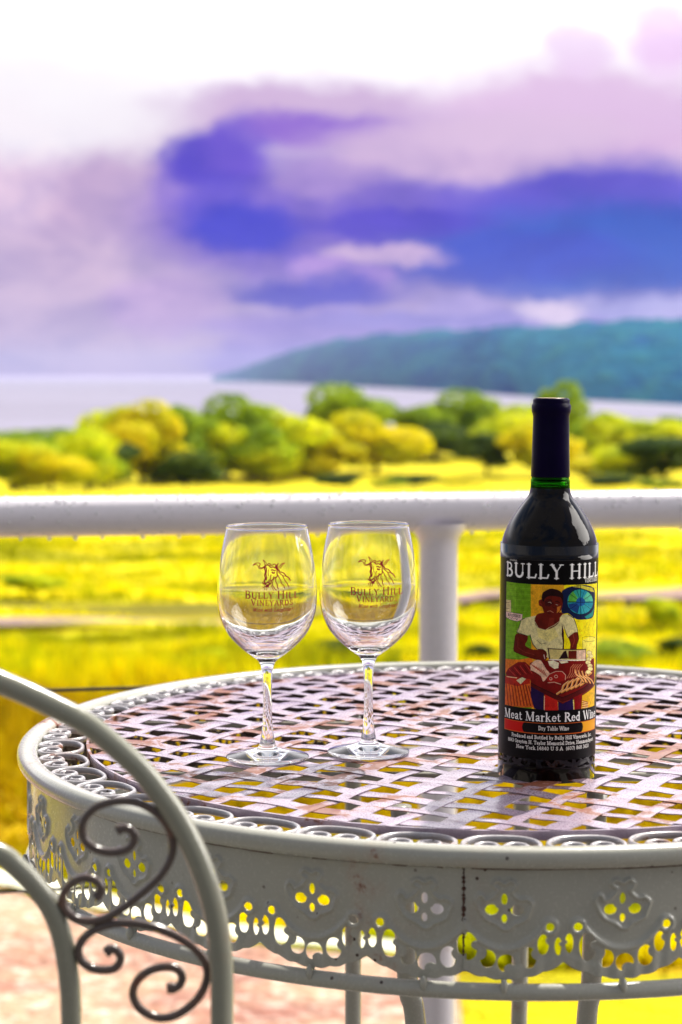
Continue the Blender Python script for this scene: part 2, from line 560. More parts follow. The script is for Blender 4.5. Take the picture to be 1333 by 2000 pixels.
def text_strokes(txt, small=None, gap=0.06, slant=0.0):
    """returns total width and strokes in units of cap height; small: scale for letters after a word's first"""
    x, out = 0.0, []
    first = True
    for c in txt:
        w, st = glyph(c)
        k = 1.0 if (first or small is None) else small
        for (sw, pts) in st:
            out.append((sw * (1 if small is None else (k + 1) / 2), [(x + px * k + slant * py * k, py * k) for px, py in pts]))
        x += (w + gap) * k if c != ' ' else w
        first = (c == ' ')
    return x, out

# ================================================================== SETTING
def terr(d):
    """ground level below the deck as a function of distance from the camera"""
    d = np.asarray(d, dtype=float)
    a = -3.1 - (d - 9) * 0.0431
    b = -10.9 - np.maximum(d - 275, 0) * 0.075
    z = np.where(d < 190, a, b) + CAMH
    return np.maximum(z, -34 + CAMH)


LAKE = -30 + CAMH
# --- field: one sheet falling from the terrace to the lake
def make_field():
    ys = np.concatenate([np.linspace(2.8, 60, 180), np.linspace(61, 200, 110), np.linspace(203, 760, 70)])
    us = np.linspace(-0.62, 0.62, 150)
    v = []
    for y in ys:
        w = 8 + y * 1.0
        for u in us:
            x = u * w
            bump = 0.10 * math.sin(x * .9 + y * .31) * math.sin(y * .53 + 1.3 * math.sin(x * .21)) + 0.25 * math.sin(x * .11 + 2) * math.sin(y * .13)
            v.append((x, y, float(terr(y)) + bump * min(1, y / 25)))
    n = len(us)
    f = [(i * n + j, i * n + j + 1, (i + 1) * n + j + 1, (i + 1) * n + j) for i in range(len(ys) - 1) for j in range(n - 1)]

    def fn(N, p):
        co = N.coord('Object')
        x, y, z = N.sep(co)
        n1 = N.noise(N.vmath('MULTIPLY', co, (0.10, 0.22, 0)), 1, 6, 0.62, 0.4)
        n2 = N.noise(N.vmath('MULTIPLY', co, (0.9, 1.5, 0)), 1, 5, 0.7, 0.3)
        n3 = N.noise(N.vmath('MULTIPLY', co, (6, 6, 3)), 1, 4, 0.7)
        c = N.mix(N.mr(n1, 0.40, 0.62), (0.98, 0.82, 0.001), (0.66, 0.62, 0.002))
        c = N.mix(N.mr(n2, 0.52, 0.72, 0, .75), c, (0.26, 0.27, 0.004))
        c = N.mix(N.mr(n3, 0.45, 0.75, 0, .7), c, (0.62, 0.36, 0.004))
        n4 = N.noise(N.vmath('MULTIPLY', co, (2.2, 1.6, 0)), 1, 5, 0.65, 0.6)
        c = N.mix(N.mr(n4, 0.50, 0.68, 0, .75), c, (0.62, 0.27, 0.006))
        band0 = N.math('MULTIPLY', N.mr(y, 10.8, 12.4), N.mr(y, 21.0, 17.5))
        c = N.mix(N.math('MULTIPLY', band0, 0.8), c, (0.50, 0.30, 0.002))
        c = N.mix(N.math('MULTIPLY', N.mr(y, 12.0, 10.5), 0.62), c, N.mix(N.mr(N.noise(N.vmath('MULTIPLY', co, (1.2, 0.9, 0)), 1, 4, .6), .42, .58), (0.62, 0.50, 0.002), (0.42, 0.17, 0.01)))
        n5 = N.noise(N.vmath('MULTIPLY', co, (0.07, 0.42, 0)), 1, 4, 0.6, 0.5)
        c = N.mix(N.mr(n5, 0.47, 0.60, 0, .8), c, (0.30, 0.30, 0.004))
        # ditch with darker growth across the field
        yy = N.math('ADD', y, N.math('MULTIPLY', N.math('SUBTRACT', n1, 0.5), 3.0))
        band = N.math('MULTIPLY', N.mr(yy, 34.2, 35.4), N.mr(yy, 38.4, 36.2))
        c = N.mix(N.math('MULTIPLY', band, 0.8), c, (0.10, 0.085, 0.012))
        N.put(p.inputs['Base Color'], c)
        p.inputs['Roughness'].default_value = 0.9
        p.inputs['Specular IOR Level'].default_value = 0.1
        N.put(p.inputs['Normal'], N.bump(N.math('ADD', n3, n2), 0.6, 0.25))
    o = link('field', v, f, mat('yellow_meadow', fn), smooth=True)
    tag(o, kind='structure')
    return o


make_field()


def strip_sheet(name, edge_a, edge_b, n, lift, m, kind='structure'):
    """sheet on the field between two polylines given as (x, y)"""
    v, f = [], []
    k = 6
    for i in range(n + 1):
        t = i / n
        ia = min(int(t * (len(edge_a) - 1)), len(edge_a) - 2)
        fa = t * (len(edge_a) - 1) - ia
        a = Vector(edge_a[ia]).lerp(Vector(edge_a[ia + 1]), fa)
        b = Vector(edge_b[ia]).lerp(Vector(edge_b[ia + 1]), fa)
        for j in range(k + 1):
            q = a.lerp(b, j / k)
            x, y = q
            bump = 0.10 * math.sin(x * .9 + y * .31) * math.sin(y * .53 + 1.3 * math.sin(x * .21)) + 0.25 * math.sin(x * .11 + 2) * math.sin(y * .13)
            v.append((x, y, float(terr(y)) + bump * min(1, y / 25) + lift))
    for i in range(n):
        for j in range(k):
            f.append((i * (k + 1) + j, i * (k + 1) + j + 1, (i + 1) * (k + 1) + j + 1, (i + 1) * (k + 1) + j))
    return tag(link(name, v, f, m, smooth=True), kind=kind)


def f_track(N, p):
    co = N.coord('Object')
    n = N.noise(N.vmath('MULTIPLY', co, (0.8, 2.0, 0)), 1, 5, 0.65)
    N.put(p.inputs['Base Color'], N.mix(N.mr(n, .45, .7), (0.25, 0.155, 0.17), (0.42, 0.27, 0.08)))
    p.inputs['Roughness'].default_value = 0.95


strip_sheet('dirt_track', [(-13, 30.6), (-5, 31.3), (-1, 32.6), (3, 36), (14, 38)], [(-13, 32.0), (-5, 32.3), (-1, 33.2), (3, 37.4), (14, 40.2)], 60, 0.13, mat('mauve_dirt', f_track))


def f_gravel(N, p):
    co = N.coord('Object')
    n1 = N.noise(N.vmath('MULTIPLY', co, (0.9, 1.2, 0)), 1, 5, 0.6, 0.5)
    n2 = N.noise(N.vmath('MULTIPLY', co, (9, 9, 9)), 1, 3, 0.7)
    v = N.n('ShaderNodeTexVoronoi')
    N.put(v.inputs['Vector'], co)
    v.inputs['Scale'].default_value = 16
    c = N.mix(N.mr(n1, .38, .62), (0.28, 0.10, 0.065), (0.46, 0.28, 0.165))
    c = N.mix(N.mr(n2, .45, .75, 0, .7), c, (0.80, 0.70, 0.58))
    c = N.mix(N.mr(v.outputs['Distance'], .02, .28, .5, 0), c, (0.40, 0.16, 0.11))
    N.put(p.inputs['Base Color'], c)
    p.inputs['Roughness'].default_value = 0.8
    N.put(p.inputs['Normal'], N.bump(v.outputs['Distance'], 0.5, 0.05))


strip_sheet('path', [(-6, 3.2), (-3, 3.2), (0, 3.2), (.4, 3.2)], [(-6, 12.0), (-1.9, 10.6), (-0.7, 9.5), (0.56, 9.0)], 60, 0.16, mat('pink_gravel', f_gravel))
strip_sheet('path_edging', [(-6, 12.0), (-1.9, 10.6), (-0.7, 9.5), (0.56, 9.0)], [(-6, 12.5), (-1.9, 10.95), (-0.7, 9.75), (0.56, 9.15)], 60, 0.19, mat('pale_kerb', Base_Color=(0.80, 0.78, 0.60), Roughness=0.8))

# --- deck under the table
deck_v = MB()
for i in range(24):
    y0 = -0.9 + i * 0.142
    deck_v.box((0.3, y0 + 0.068, FLOOR - 0.02), (5.0, 0.136, 0.04))
tag(deck_v.build('deck', mat('grey_deck_boards', lambda N, p: N.put(p.inputs['Base Color'], N.mix(N.noise(N.vmath('MULTIPLY', N.coord('Object'), (3, 60, 1)), 1, 4), (0.10, 0.085, 0.075), (0.16, 0.14, 0.12)))), smooth=False), kind='structure')
# the terrace that carries the deck
tw = MB()
tw.box((0.3, 0.85, FLOOR - 1.45), (4.9, 3.3, 2.8))
tag(tw.build('terrace_base', mat('terrace_render', Base_Color=(0.45, 0.42, 0.38), Roughness=0.9), smooth=False), kind='structure')

# --- lake
def f_lake(N, p):
    co = N.coord('Object')
    n = N.noise(N.vmath('MULTIPLY', co, (0.02, 0.06, 0)), 1, 4, 0.6)
    x, y, z = N.sep(co)
    c = N.mix(N.mr(N.noise(N.vmath('MULTIPLY', co, (0.0008, 0.0015, 0)), 1, 3), .35, .65), (0.12, 0.10, 0.17), (0.19, 0.17, 0.26))
    N.put(p.inputs['Base Color'], c)
    p.inputs['Roughness'].default_value = 0.34
    p.inputs['Specular IOR Level'].default_value = 0.3
    N.put(p.inputs['Normal'], N.bump(n, 0.35, 2.0))


lv, lf = [], []
xs = [-9000, -3000, 0, 3000, 9000]
yl = [300, 1500, 6000, 12000, 20000]
for y in yl:
    for x in xs:
        lv.append((x, y, LAKE))
for i in range(4):
    for j in range(4):
        lf.append((i * 5 + j, i * 5 + j + 1, (i + 1) * 5 + j + 1, (i + 1) * 5 + j))
tag(link('water', lv, lf, mat('lake_water', f_lake)), kind='structure')

# --- wooded hills across the lake
def make_hill(name, pts, depth, m, amp=1.0):
    """pts: (px, base_py, top_py) as seen; the shore runs where the sight line meets the lake"""
    v, f = [], []
    nj = 16
    P = []
    for i in range(len(pts) - 1):
        for k in range(14):
            t = k / 14
            P.append([pts[i][q] * (1 - t) + pts[i + 1][q] * t for q in range(3)])
    P.append(list(pts[-1]))
    for (px, by, ty) in P:
        a = at(px, by, z=LAKE)
        d = a.y
        dd = depth * (0.35 + d / 6000)
        toph = (HY - ty) / F * (d + dd) - LAKE + CAMH
        for j in range(nj + 1):
            t = j / nj
            prof = math.sin(t * PI / 2) ** 0.8
            y = d + dd * t
            x = a.x * (y / d)
            nz = (math.sin(x * .006 + y * .003) * math.sin(y * .008) * 0.06 + math.sin(x * .021 + j) * math.sin(x * .013 + y * .02) * .035) * amp
            v.append((x, y, LAKE - 1 + max(0, toph) * prof * (1 + nz * min(1, 4 * t * (1.06 - t) + .15)) + random.uniform(0, 5) * t))
    n = nj + 1
    for i in range(len(P) - 1):
        for j in range(nj):
            f.append((i * n + j, (i + 1) * n + j, (i + 1) * n + j + 1, i * n + j + 1))
    return tag(link(name, v, f, m, smooth=True), kind='structure')


def f_hill(N, p):
    co = N.coord('Object')
    x, y, z = N.sep(co)
    n1 = N.noise(N.vmath('MULTIPLY', co, (0.0045, 0.0012, 0.012)), 1, 6, 0.65, 0.6)
    n2 = N.noise(N.vmath('MULTIPLY', co, (0.03, 0.008, 0.05)), 1, 5, 0.7)
    c = N.mix(N.mr(n1, .38, .62), (0.006, 0.065, 0.22), (0.018, 0.14, 0.23))  # blue of the distant haze put into the forest colour
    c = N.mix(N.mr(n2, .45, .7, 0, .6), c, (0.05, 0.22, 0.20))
    N.put(p.inputs['Base Color'], c)
    p.inputs['Roughness'].default_value = 1.0
    p.inputs['Specular IOR Level'].default_value = 0
    N.put(p.inputs['Normal'], N.bump(n2, 0.8, 25))


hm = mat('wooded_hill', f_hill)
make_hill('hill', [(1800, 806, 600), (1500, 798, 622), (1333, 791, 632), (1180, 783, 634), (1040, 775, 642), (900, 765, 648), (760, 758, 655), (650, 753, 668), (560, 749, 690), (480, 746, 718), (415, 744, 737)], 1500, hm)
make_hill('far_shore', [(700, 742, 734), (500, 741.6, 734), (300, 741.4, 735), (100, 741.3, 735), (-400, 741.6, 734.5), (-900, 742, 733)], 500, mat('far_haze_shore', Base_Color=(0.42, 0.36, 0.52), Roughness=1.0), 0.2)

# ================================================================== TREES
def leaf_mat(name, a, b):
    def fn(N, p):
        oi = N.n('ShaderNodeObjectInfo')
        co = N.coord('Object')
        n = N.noise(co, 1.1, 3, 0.6)
        c = N.mix(N.mr(n, .35, .65), a, b)
        N.put(p.inputs['Base Color'], c)
        p.inputs['Roughness'].default_value = 0.75
        p.inputs['Specular IOR Level'].default_value = 0.15
        out = [q for q in N.t.nodes if q.type == 'OUTPUT_MATERIAL'][0]
        tr = N.n('ShaderNodeBsdfTranslucent')
        N.put(tr.inputs[0], c)
        ms = N.n('ShaderNodeMixShader')
        ms.inputs[0].default_value = 0.45
        N.t.links.new(p.outputs[0], ms.inputs[1])
        N.t.links.new(tr.outputs[0], ms.inputs[2])
        N.t.links.new(ms.outputs[0], out.inputs[0])
    return mat(name, fn)


LM = {
    'yellow': leaf_mat('yellow_leaves', (0.85, 0.74, 0.004), (0.55, 0.58, 0.006)),
    'lime': leaf_mat('lime_leaves', (0.80, 0.80, 0.006), (0.36, 0.50, 0.01)),
    'green': leaf_mat('green_leaves', (0.40, 0.52, 0.01), (0.15, 0.27, 0.02)),
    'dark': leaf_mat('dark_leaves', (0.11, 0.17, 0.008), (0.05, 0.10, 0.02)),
}
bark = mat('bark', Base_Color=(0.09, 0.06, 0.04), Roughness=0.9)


def crown_mesh(name, seed, nl=9, n=5200, leaf=0.06, flat=1.0):
    """unit crown: radius about 1, height 2, base at z = 0"""
    g = np.random.default_rng(seed)
    lobes = []
    for i in range(nl):
        a = g.uniform(0, 2 * PI)
        h = g.uniform(0.35, 1.62)
        w = 0.62 * math.sqrt(max(0.05, 1 - ((h - .85) / 1.05) ** 2))
        r = g.uniform(0.28, 0.50)
        lobes.append((w * math.cos(a) * g.uniform(.5, 1), w * math.sin(a) * g.uniform(.5, 1), h * flat, r))
    lobes.append((0, 0, 1.0 * flat, .55))
    per = n // len(lobes)
    vs = []
    for (x, y, z, r) in lobes:
        d = g.normal(size=(per, 3))
        d /= np.linalg.norm(d, axis=1)[:, None]
        rad = r * g.uniform(0.62, 1.08, per) ** 0.6
        c = np.array([x, y, z]) + d * rad[:, None] * np.array([1, 1, .86])
        nrm = d + g.normal(size=(per, 3)) * .55
        nrm /= np.linalg.norm(nrm, axis=1)[:, None]
        t = np.cross(nrm, g.normal(size=(per, 3)))
        t /= np.linalg.norm(t, axis=1)[:, None]
        b = np.cross(nrm, t)
        s = (leaf * g.uniform(.6, 1.5, per))[:, None]
        q = np.stack([c - t * s, c + b * s * .7, c + t * s * 1.1, c - b * s * .7], axis=1)
        vs.append(q.reshape(-1, 3))
    V = np.concatenate(vs)
    V[:, 2] = np.maximum(V[:, 2], 0.02)
    me = bpy.data.meshes.new(name)
    nq = len(V) // 4
    me.vertices.add(len(V))
    me.vertices.foreach_set('co', V.ravel())
    me.loops.add(nq * 4)
    me.loops.foreach_set('vertex_index', np.arange(nq * 4))
    me.polygons.add(nq)
    me.polygons.foreach_set('loop_start', np.arange(nq) * 4)
    me.update()
    me.validate()
    return me


def trunk_mesh(name, seed):
    r = random.Random(seed)
    m = MB()
    m.tube([(0, 0, -.35), (.02, .01, 0), (.0, .03, .5), (.03, 0, 1.1), (.02, .02, 1.5)], [.085, .06, .05, .035, .012], 7)
    for i in range(5):
        a = r.uniform(0, 6.28)
        z = r.uniform(.15, .8)
        m.tube([(0.01, 0.01, z), (.25 * math.cos(a), .25 * math.sin(a), z + .25), (.55 * math.cos(a), .55 * math.sin(a), z + .5)], [.03, .02, .008], 5)
    me = bpy.data.meshes.new(name)
    me.from_pydata(m.v, [], m.f)
    me.polygons.foreach_set('use_smooth', [True] * len(me.polygons))
    me.materials.append(bark)
    return me


CR = {}
for k in LM:
    for s in range(3):
        me = crown_mesh('crown', 10 + s * 7 + len(k), 9 + s * 2)
        me.materials.append(LM[k])
        CR[k, s] = me
TR = [trunk_mesh('trunk', s) for s in range(2)]


def tree(px, base, top, width, hue, d, label, name='tree', cat='tree', group='trees along the lake shore', bush=False):
    k = (base - HY) / F               # the spot on the ground that this sight line meets
    lo, hi = 9.0, 270.0
    for _ in range(40):
        d = (lo + hi) / 2
        if (CAMH - float(terr(d))) / d > k:
            lo = d
        else:
            hi = d
    a = at(px, base, y=d)
    z = float(terr(d)) - (0.15 if d > 60 else 0.04)
    topz = at(px, top, y=d).z
    H = topz - z
    w = width / F * d / 2
    root = empty(name, (a.x, d, z), random.uniform(0, 6))
    root['label'] = label
    root['category'] = cat
    root['group'] = group
    c = bpy.data.objects.new('foliage' if bush else 'crown', CR[hue, random.randrange(3)])
    COL.objects.link(c)
    c.parent = root
    off = 0.0 if bush else 0.06 * H
    c.location = (0, 0, off)
    c.scale = (w * 1.12, w * 1.12, (H - off) / 1.95)
    t = bpy.data.objects.new('stem' if bush else 'trunk', TR[random.randrange(2)])
    COL.objects.link(t)
    t.parent = root
    t.scale = (w, w, H / 1.9)
    # drop the trunk to the ground
    t.location = (0, 0, 0)
    return root


TREES = [
    # px, base, top, width, hue, distance, label
    (28, 958, 874, 130, 'lime', 172, 'lime green round tree at the far left end of the tree line'),
    (100, 960, 882, 100, 'yellow', 168, 'small yellow tree second from the left edge'),
    (52, 905, 852, 190, 'green', 210, 'low green tree showing over the two trees at the far left'),
    (172, 956, 842, 110, 'lime', 172, 'rounded lime tree under the first tall clump on the left'),
    (215, 945, 800, 100, 'lime', 184, 'tall lime tree at the left shoulder of the big left clump'),
    (212, 952, 880, 90, 'dark', 170, 'dark tree low at the foot of the left clump'),
    (278, 948, 792, 120, 'yellow', 180, 'yellowish tree on the crest of the left clump'),
    (350, 944, 800, 120, 'green', 178, 'broad green tree in the middle of the left clump'),
    (392, 940, 838, 120, 'lime', 170, 'lighter tree in front of the tallest left hand tree'),
    (445, 935, 787, 120, 'green', 180, 'tallest dark green tree of the left clump'),
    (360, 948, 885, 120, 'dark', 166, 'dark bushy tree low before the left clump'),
    (490, 938, 850, 110, 'green', 168, 'dark green tree in front right of the tallest left tree'),
    (545, 934, 808, 120, 'lime', 176, 'rounded lime tree at the right end of the left clump'),
    (525, 940, 880, 90, 'lime', 165, 'small lime tree low under the round lime tree'),
    (630, 930, 836, 150, 'yellow', 168, 'low spreading yellow tree behind the right wine glass'),
    (690, 880, 768, 140, 'green', 215, 'rounded green tree standing up behind the yellow trees'),
    (735, 926, 815, 130, 'yellow', 172, 'golden weeping tree between the two wine glasses and the bottle'),
    (590, 925, 862, 80, 'lime', 168, 'small lime tree between the left clump and the yellow trees'),
    (822, 895, 802, 100, 'green', 190, 'mid green tree left of the tall tree before the lake'),
    (892, 890, 778, 120, 'green', 192, 'tall broad green tree left of the bottle neck'),
    (850, 900, 840, 110, 'dark', 188, 'dark tree between two green trees left of the bottle'),
    (1010, 900, 806, 130, 'lime', 180, 'lime tree just left of the bottle neck'),
    (1092, 885, 762, 74, 'green', 176, 'narrow tall green tree hidden behind the bottle top'),
    (1060, 930, 835, 110, 'yellow', 165, 'yellow tree behind the bottle neck'),
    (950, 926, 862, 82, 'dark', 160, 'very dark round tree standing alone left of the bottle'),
    (1196, 900, 815, 90, 'lime', 186, 'small round lime tree right of the bottle neck'),
    (1160, 892, 838, 80, 'green', 190, 'low green tree right beside the bottle neck'),
    (1262, 905, 836, 120, 'lime', 184, 'low dark green tree near the right edge'),
    (1325, 900, 820, 90, 'green', 186, 'green tree cut by the right edge of the view'),
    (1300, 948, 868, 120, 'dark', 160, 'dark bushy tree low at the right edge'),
    (1225, 945, 885, 110, 'lime', 158, 'low lime tree right of the bottle below the green trees'),
    (1170, 935, 900, 90, 'yellow', 160, 'low yellow tree close right of the bottle neck'),
]
for (px, b, t, w, hue, d, lab) in TREES:
    tree(px, b, t - 15, w * 1.55, hue, d, lab)

BUSH = [
    (45, 956, 926, 90, 'lime', 150, 'low lime shrub at the far left below the trees'),
    (660, 950, 925, 110, 'dark', 140, 'dark low shrub below the yellow trees'),
    (815, 948, 926, 130, 'dark', 140, 'long dark shrub above the rail left of the bottle'),
    (760, 952, 934, 90, 'green', 135, 'low green shrub just above the white rail'),
    (905, 950, 934, 120, 'yellow', 140, 'flat yellow shrub above the rail near the bottle'),
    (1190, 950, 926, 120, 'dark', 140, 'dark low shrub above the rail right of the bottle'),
    (1290, 955, 934, 110, 'green', 135, 'green shrub above the rail at the right edge'),
    (238, 1335, 1272, 110, 'green', 19, 'olive weedy shrub on the field at the left behind the chair'),
    (400, 1322, 1262, 90, 'lime', 20, 'lime weedy shrub on the field left of the glasses'),
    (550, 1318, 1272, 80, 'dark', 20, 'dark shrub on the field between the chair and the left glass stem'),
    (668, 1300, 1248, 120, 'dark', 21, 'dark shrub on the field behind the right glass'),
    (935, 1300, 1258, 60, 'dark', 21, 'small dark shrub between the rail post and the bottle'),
    (1215, 1300, 1252, 150, 'green', 21, 'wide olive shrub on the field right of the bottle'),
    (1320, 1290, 1240, 90, 'dark', 22, 'dark shrub on the field at the right edge'),
    (1290, 1215, 1165, 80, 'lime', 27, 'lime weed clump on the field at the right'),
    (60, 1150, 1120, 130, 'lime', 38, 'low lime growth beside the ditch at the left'),
]
for (px, b, t, w, hue, d, lab) in BUSH:
    tree(px, b, t, w, hue, d, lab, 'shrub', 'shrub', 'shrubs on the field', True)


# --- tall grass (one mass of blades)
def make_grass():
    g = np.random.default_rng(3)
    n = 26000
    d = 9.5 + 55 * g.uniform(0, 1, n) ** 1.5
    x = g.uniform(-.21, .21, n) * d
    keep = ~((x > -6) & (x < .8) & (d < 11.2 - (x + 2) * .9))
    keep &= ~((d > 30.4) & (d < 33.4) & (x < -0.5)) & ~((d > 35.2) & (d < 40.4) & (x > 1.5)) & ~((d > 34.4) & (d < 37.6) & (x < 1.5))
    d, x = d[keep], x[keep]
    n = len(d)
    clump = np.sin(x * 1.3 + 2 * np.sin(d * .35)) * np.sin(d * .9 + x * .4)
    h = (0.10 + 0.16 * g.uniform(0, 1, n)) * (1 + .6 * clump)
    h = h * np.where((d > 13) & (d < 23), 1.5, 0.8)
    bump = 0.10 * np.sin(x * .9 + d * .31) * np.sin(d * .53 + 1.3 * np.sin(x * .21)) + 0.25 * np.sin(x * .11 + 2) * np.sin(d * .13)
    z = terr(d) + bump * np.minimum(1, d / 25) - .02
    V = []
    for k in range(3):
        a = g.uniform(0, PI, n)
        w = 0.03 + .02 * g.uniform(0, 1, n)
        ca, sa = np.cos(a) * w, np.sin(a) * w
        lx, ly = g.normal(0, .06, n), g.normal(0, .06, n)
        ox, oy = g.normal(0, .05, n), g.normal(0, .05, n)
        V.append(np.stack([np.stack([x + ox - ca, d + oy - sa, z], 1), np.stack([x + ox + ca, d + oy + sa, z], 1), np.stack([x + ox + lx, d + oy + ly, z + h], 1)], 1))
    V = np.concatenate(V).reshape(-1, 3)
    me = bpy.data.meshes.new('grass')
    nq = len(V) // 3
    me.vertices.add(len(V))
    me.vertices.foreach_set('co', V.ravel())
    me.loops.add(nq * 3)
    me.loops.foreach_set('vertex_index', np.arange(nq * 3))
    me.polygons.add(nq)
    me.polygons.foreach_set('loop_start', np.arange(nq) * 3)
    me.update()
    me.validate()

    def fn(N, p):
        co = N.coord('Object')
        n1 = N.noise(N.vmath('MULTIPLY', co, (.5, .8, 0)), 1, 4, .6)
        n2 = N.noise(N.vmath('MULTIPLY', co, (9, 9, 0)), 1, 2, .6)
        c = N.mix(N.mr(n1, .38, .62), (0.95, 0.80, 0.001), (0.50, 0.52, 0.002))
        yy = N.sep(co)[1]
        n5 = N.noise(N.vmath('MULTIPLY', co, (0.07, 0.42, 0)), 1, 4, 0.6, 0.5)
        c = N.mix(N.mr(n5, 0.46, 0.60, 0, .85), c, (0.24, 0.26, 0.004))
        c = N.mix(N.math('MULTIPLY', N.math('MULTIPLY', N.mr(yy, 10.8, 12.4), N.mr(yy, 21.0, 17.5)), 0.8), c, (0.46, 0.27, 0.002))
        c = N.mix(N.mr(n2, .5, .8, 0, .8), c, (0.20, 0.22, 0.004))
        N.put(p.inputs['Base Color'], c)
        p.inputs['Roughness'].default_value = .8
        p.inputs['Specular IOR Level'].default_value = .1
        out = [q for q in N.t.nodes if q.type == 'OUTPUT_MATERIAL'][0]
        tr = N.n('ShaderNodeBsdfTranslucent')
        N.put(tr.inputs[0], c)
        ms = N.n('ShaderNodeMixShader')
        ms.inputs[0].default_value = 0.5
        N.t.links.new(p.outputs[0], ms.inputs[1])
        N.t.links.new(tr.outputs[0], ms.inputs[2])
        N.t.links.new(ms.outputs[0], out.inputs[0])
    me.materials.append(mat('meadow_grass', fn))
    o = bpy.data.objects.new('grass', me)
    COL.objects.link(o)
    tag(o, 'tall yellow green meadow grass growing over the field', 'grass', kind='stuff')


make_grass()

# ================================================================== RAILING
def rail_y(x):
    return 2.40 + 0.165 * x          # the railing runs slightly away to the right


rail = empty('metal_railing', (0, 2.4, FLOOR))
tag(rail, 'white metal railing with wet round top rail, one round post and thin black cables', 'railing')
RZ = 0.129
rr_ = 0.0252


def wl(x, z):
    return Vector((x, rail_y(x) - 2.4, z - FLOOR))


m = MB()
m.tube([wl(-2.1 + i * .1, RZ) for i in range(45)], rr_, 28)
top_rail = m.build('top_rail', M['rail'], rail)
# post with a flared weld at the top
PX = at(857, 1100, y=2.42).x
m = MB()
prof = [(rr_ * .985, -.75 - RZ + .004), (rr_ * .985, -.06), (rr_ * .99, -.046), (rr_ * 1.05, -.036), (rr_ * 1.2, -.029), (rr_ * 1.42, -.0225), (rr_ * 1.5, -.014)]
m.lathe([(r, z + RZ - FLOOR) for r, z in prof], 28, (PX, rail_y(PX) - 2.4, 0))
m.build('post', M['rail'], rail)
for sx in (-1.9, 1.9):
    m = MB()
    m.lathe([(rr_ * .985, 0.004), (rr_ * .985, RZ - FLOOR - .02)], 28, (sx, rail_y(sx) - 2.4, 0))
    m.build('post', M['rail'], rail)
for yl_, yr in ((1351, 1309), (1742, None), (2180, None)):
    zl = at(0, yl_, y=rail_y(-.43)).z
    m = MB()
    m.tube([wl(-2.1, zl), wl(0, zl), wl(2.1, zl)], 0.0023, 8)
    m.build('cable', M['cable'], rail)
# rain drops on the top rail
m = MB()
g = random.Random(5)


def drop(mb, c, r, sz=1.0):
    b = len(mb.v)
    n = 8
    vs, fs = [], []
    for i in range(5):
        ph = PI * i / 4
        if i in (0, 4):
            vs.append((c[0], c[1], c[2] + r * sz * math.cos(ph)))
        else:
            vs += [(c[0] + r * math.sin(ph) * math.cos(2 * PI * k / n), c[1] + r * math.sin(ph) * math.sin(2 * PI * k / n), c[2] + r * sz * math.cos(ph)) for k in range(n)]
    for k in range(n):
        l = (k + 1) % n
        fs.append((0, 1 + k, 1 + l))
        for i in range(2):
            fs.append((1 + i * n + k, 1 + (i + 1) * n + k, 1 + (i + 1) * n + l, 1 + i * n + l))
        fs.append((1 + 2 * n + k, 1 + 3 * n, 1 + 2 * n + l))
    mb.add(vs, fs)


for i in range(420):
    x = g.uniform(-.5, .62)
    a = g.uniform(-80, 105) if g.random() < .5 else g.gauss(60, 25)
    c = wl(x, RZ) + Vector((0, -math.cos(R(a)) * rr_, math.sin(R(a)) * rr_))
    drop(m, c, g.uniform(.0008, .0021))
for x in [-.40, -.365, -.333, -.30, -.205, -.175, -.03, -.06, .12, .17, .31, .45, .5, .545, .33, -.25]:
    c = wl(x, RZ) + Vector((0, -.002, -rr_ - .0012))
    drop(m, c, g.uniform(.0022, .0032), 1.15)
tag(m.build('water_drops', M['drop'], top_rail), kind='stuff')

# ================================================================== TABLE
TC = Vector((0.131, 1.585, 0))
TR_ = 0.394
table = empty('garden_table', (TC.x, TC.y, FLOOR))
tag(table, 'round white metal garden table with rusty woven top, scroll ring and pierced skirt', 'table')
TZ = -FLOOR                       # local z of the table top


def tl(x, y, z=0.0):
    return Vector((x, y, z + TZ))


# rim: rolled flange
m = MB()
prof = []
for k in range(20):
    a = 2 * PI * k / 20
    prof.append((TR_ + 0.0085 * math.copysign(abs(math.cos(a)) ** .85, math.cos(a)), -0.0060 + 0.0072 * math.copysign(abs(math.sin(a)) ** .85, math.sin(a)) + TZ))
m.lathe(prof, 256, closed_prof=True)
rim = m.build('rim', M['table'], table)

# inner ring that holds the woven strips
RI = 0.3435
m = MB()
m.lathe([(RI, -.0005 + TZ), (RI + .0022, -.0005 + TZ), (RI + .0022, -.0070 + TZ), (RI, -.0070 + TZ)], 220, closed_prof=True)
m.build('inner_ring', M['lattice'], table, smooth=False)

# woven strips
A_ANG, PA, PB = R(-31.4), 0.0697, 0.0617
P0 = Vector((0.0283 - TC.x, 1.3874 - TC.y))
dA = Vector((math.cos(A_ANG), math.sin(A_ANG)))
dB = Vector((-dA.y, dA.x))
m = MB()
g = random.Random(11)
TH = 0.0006


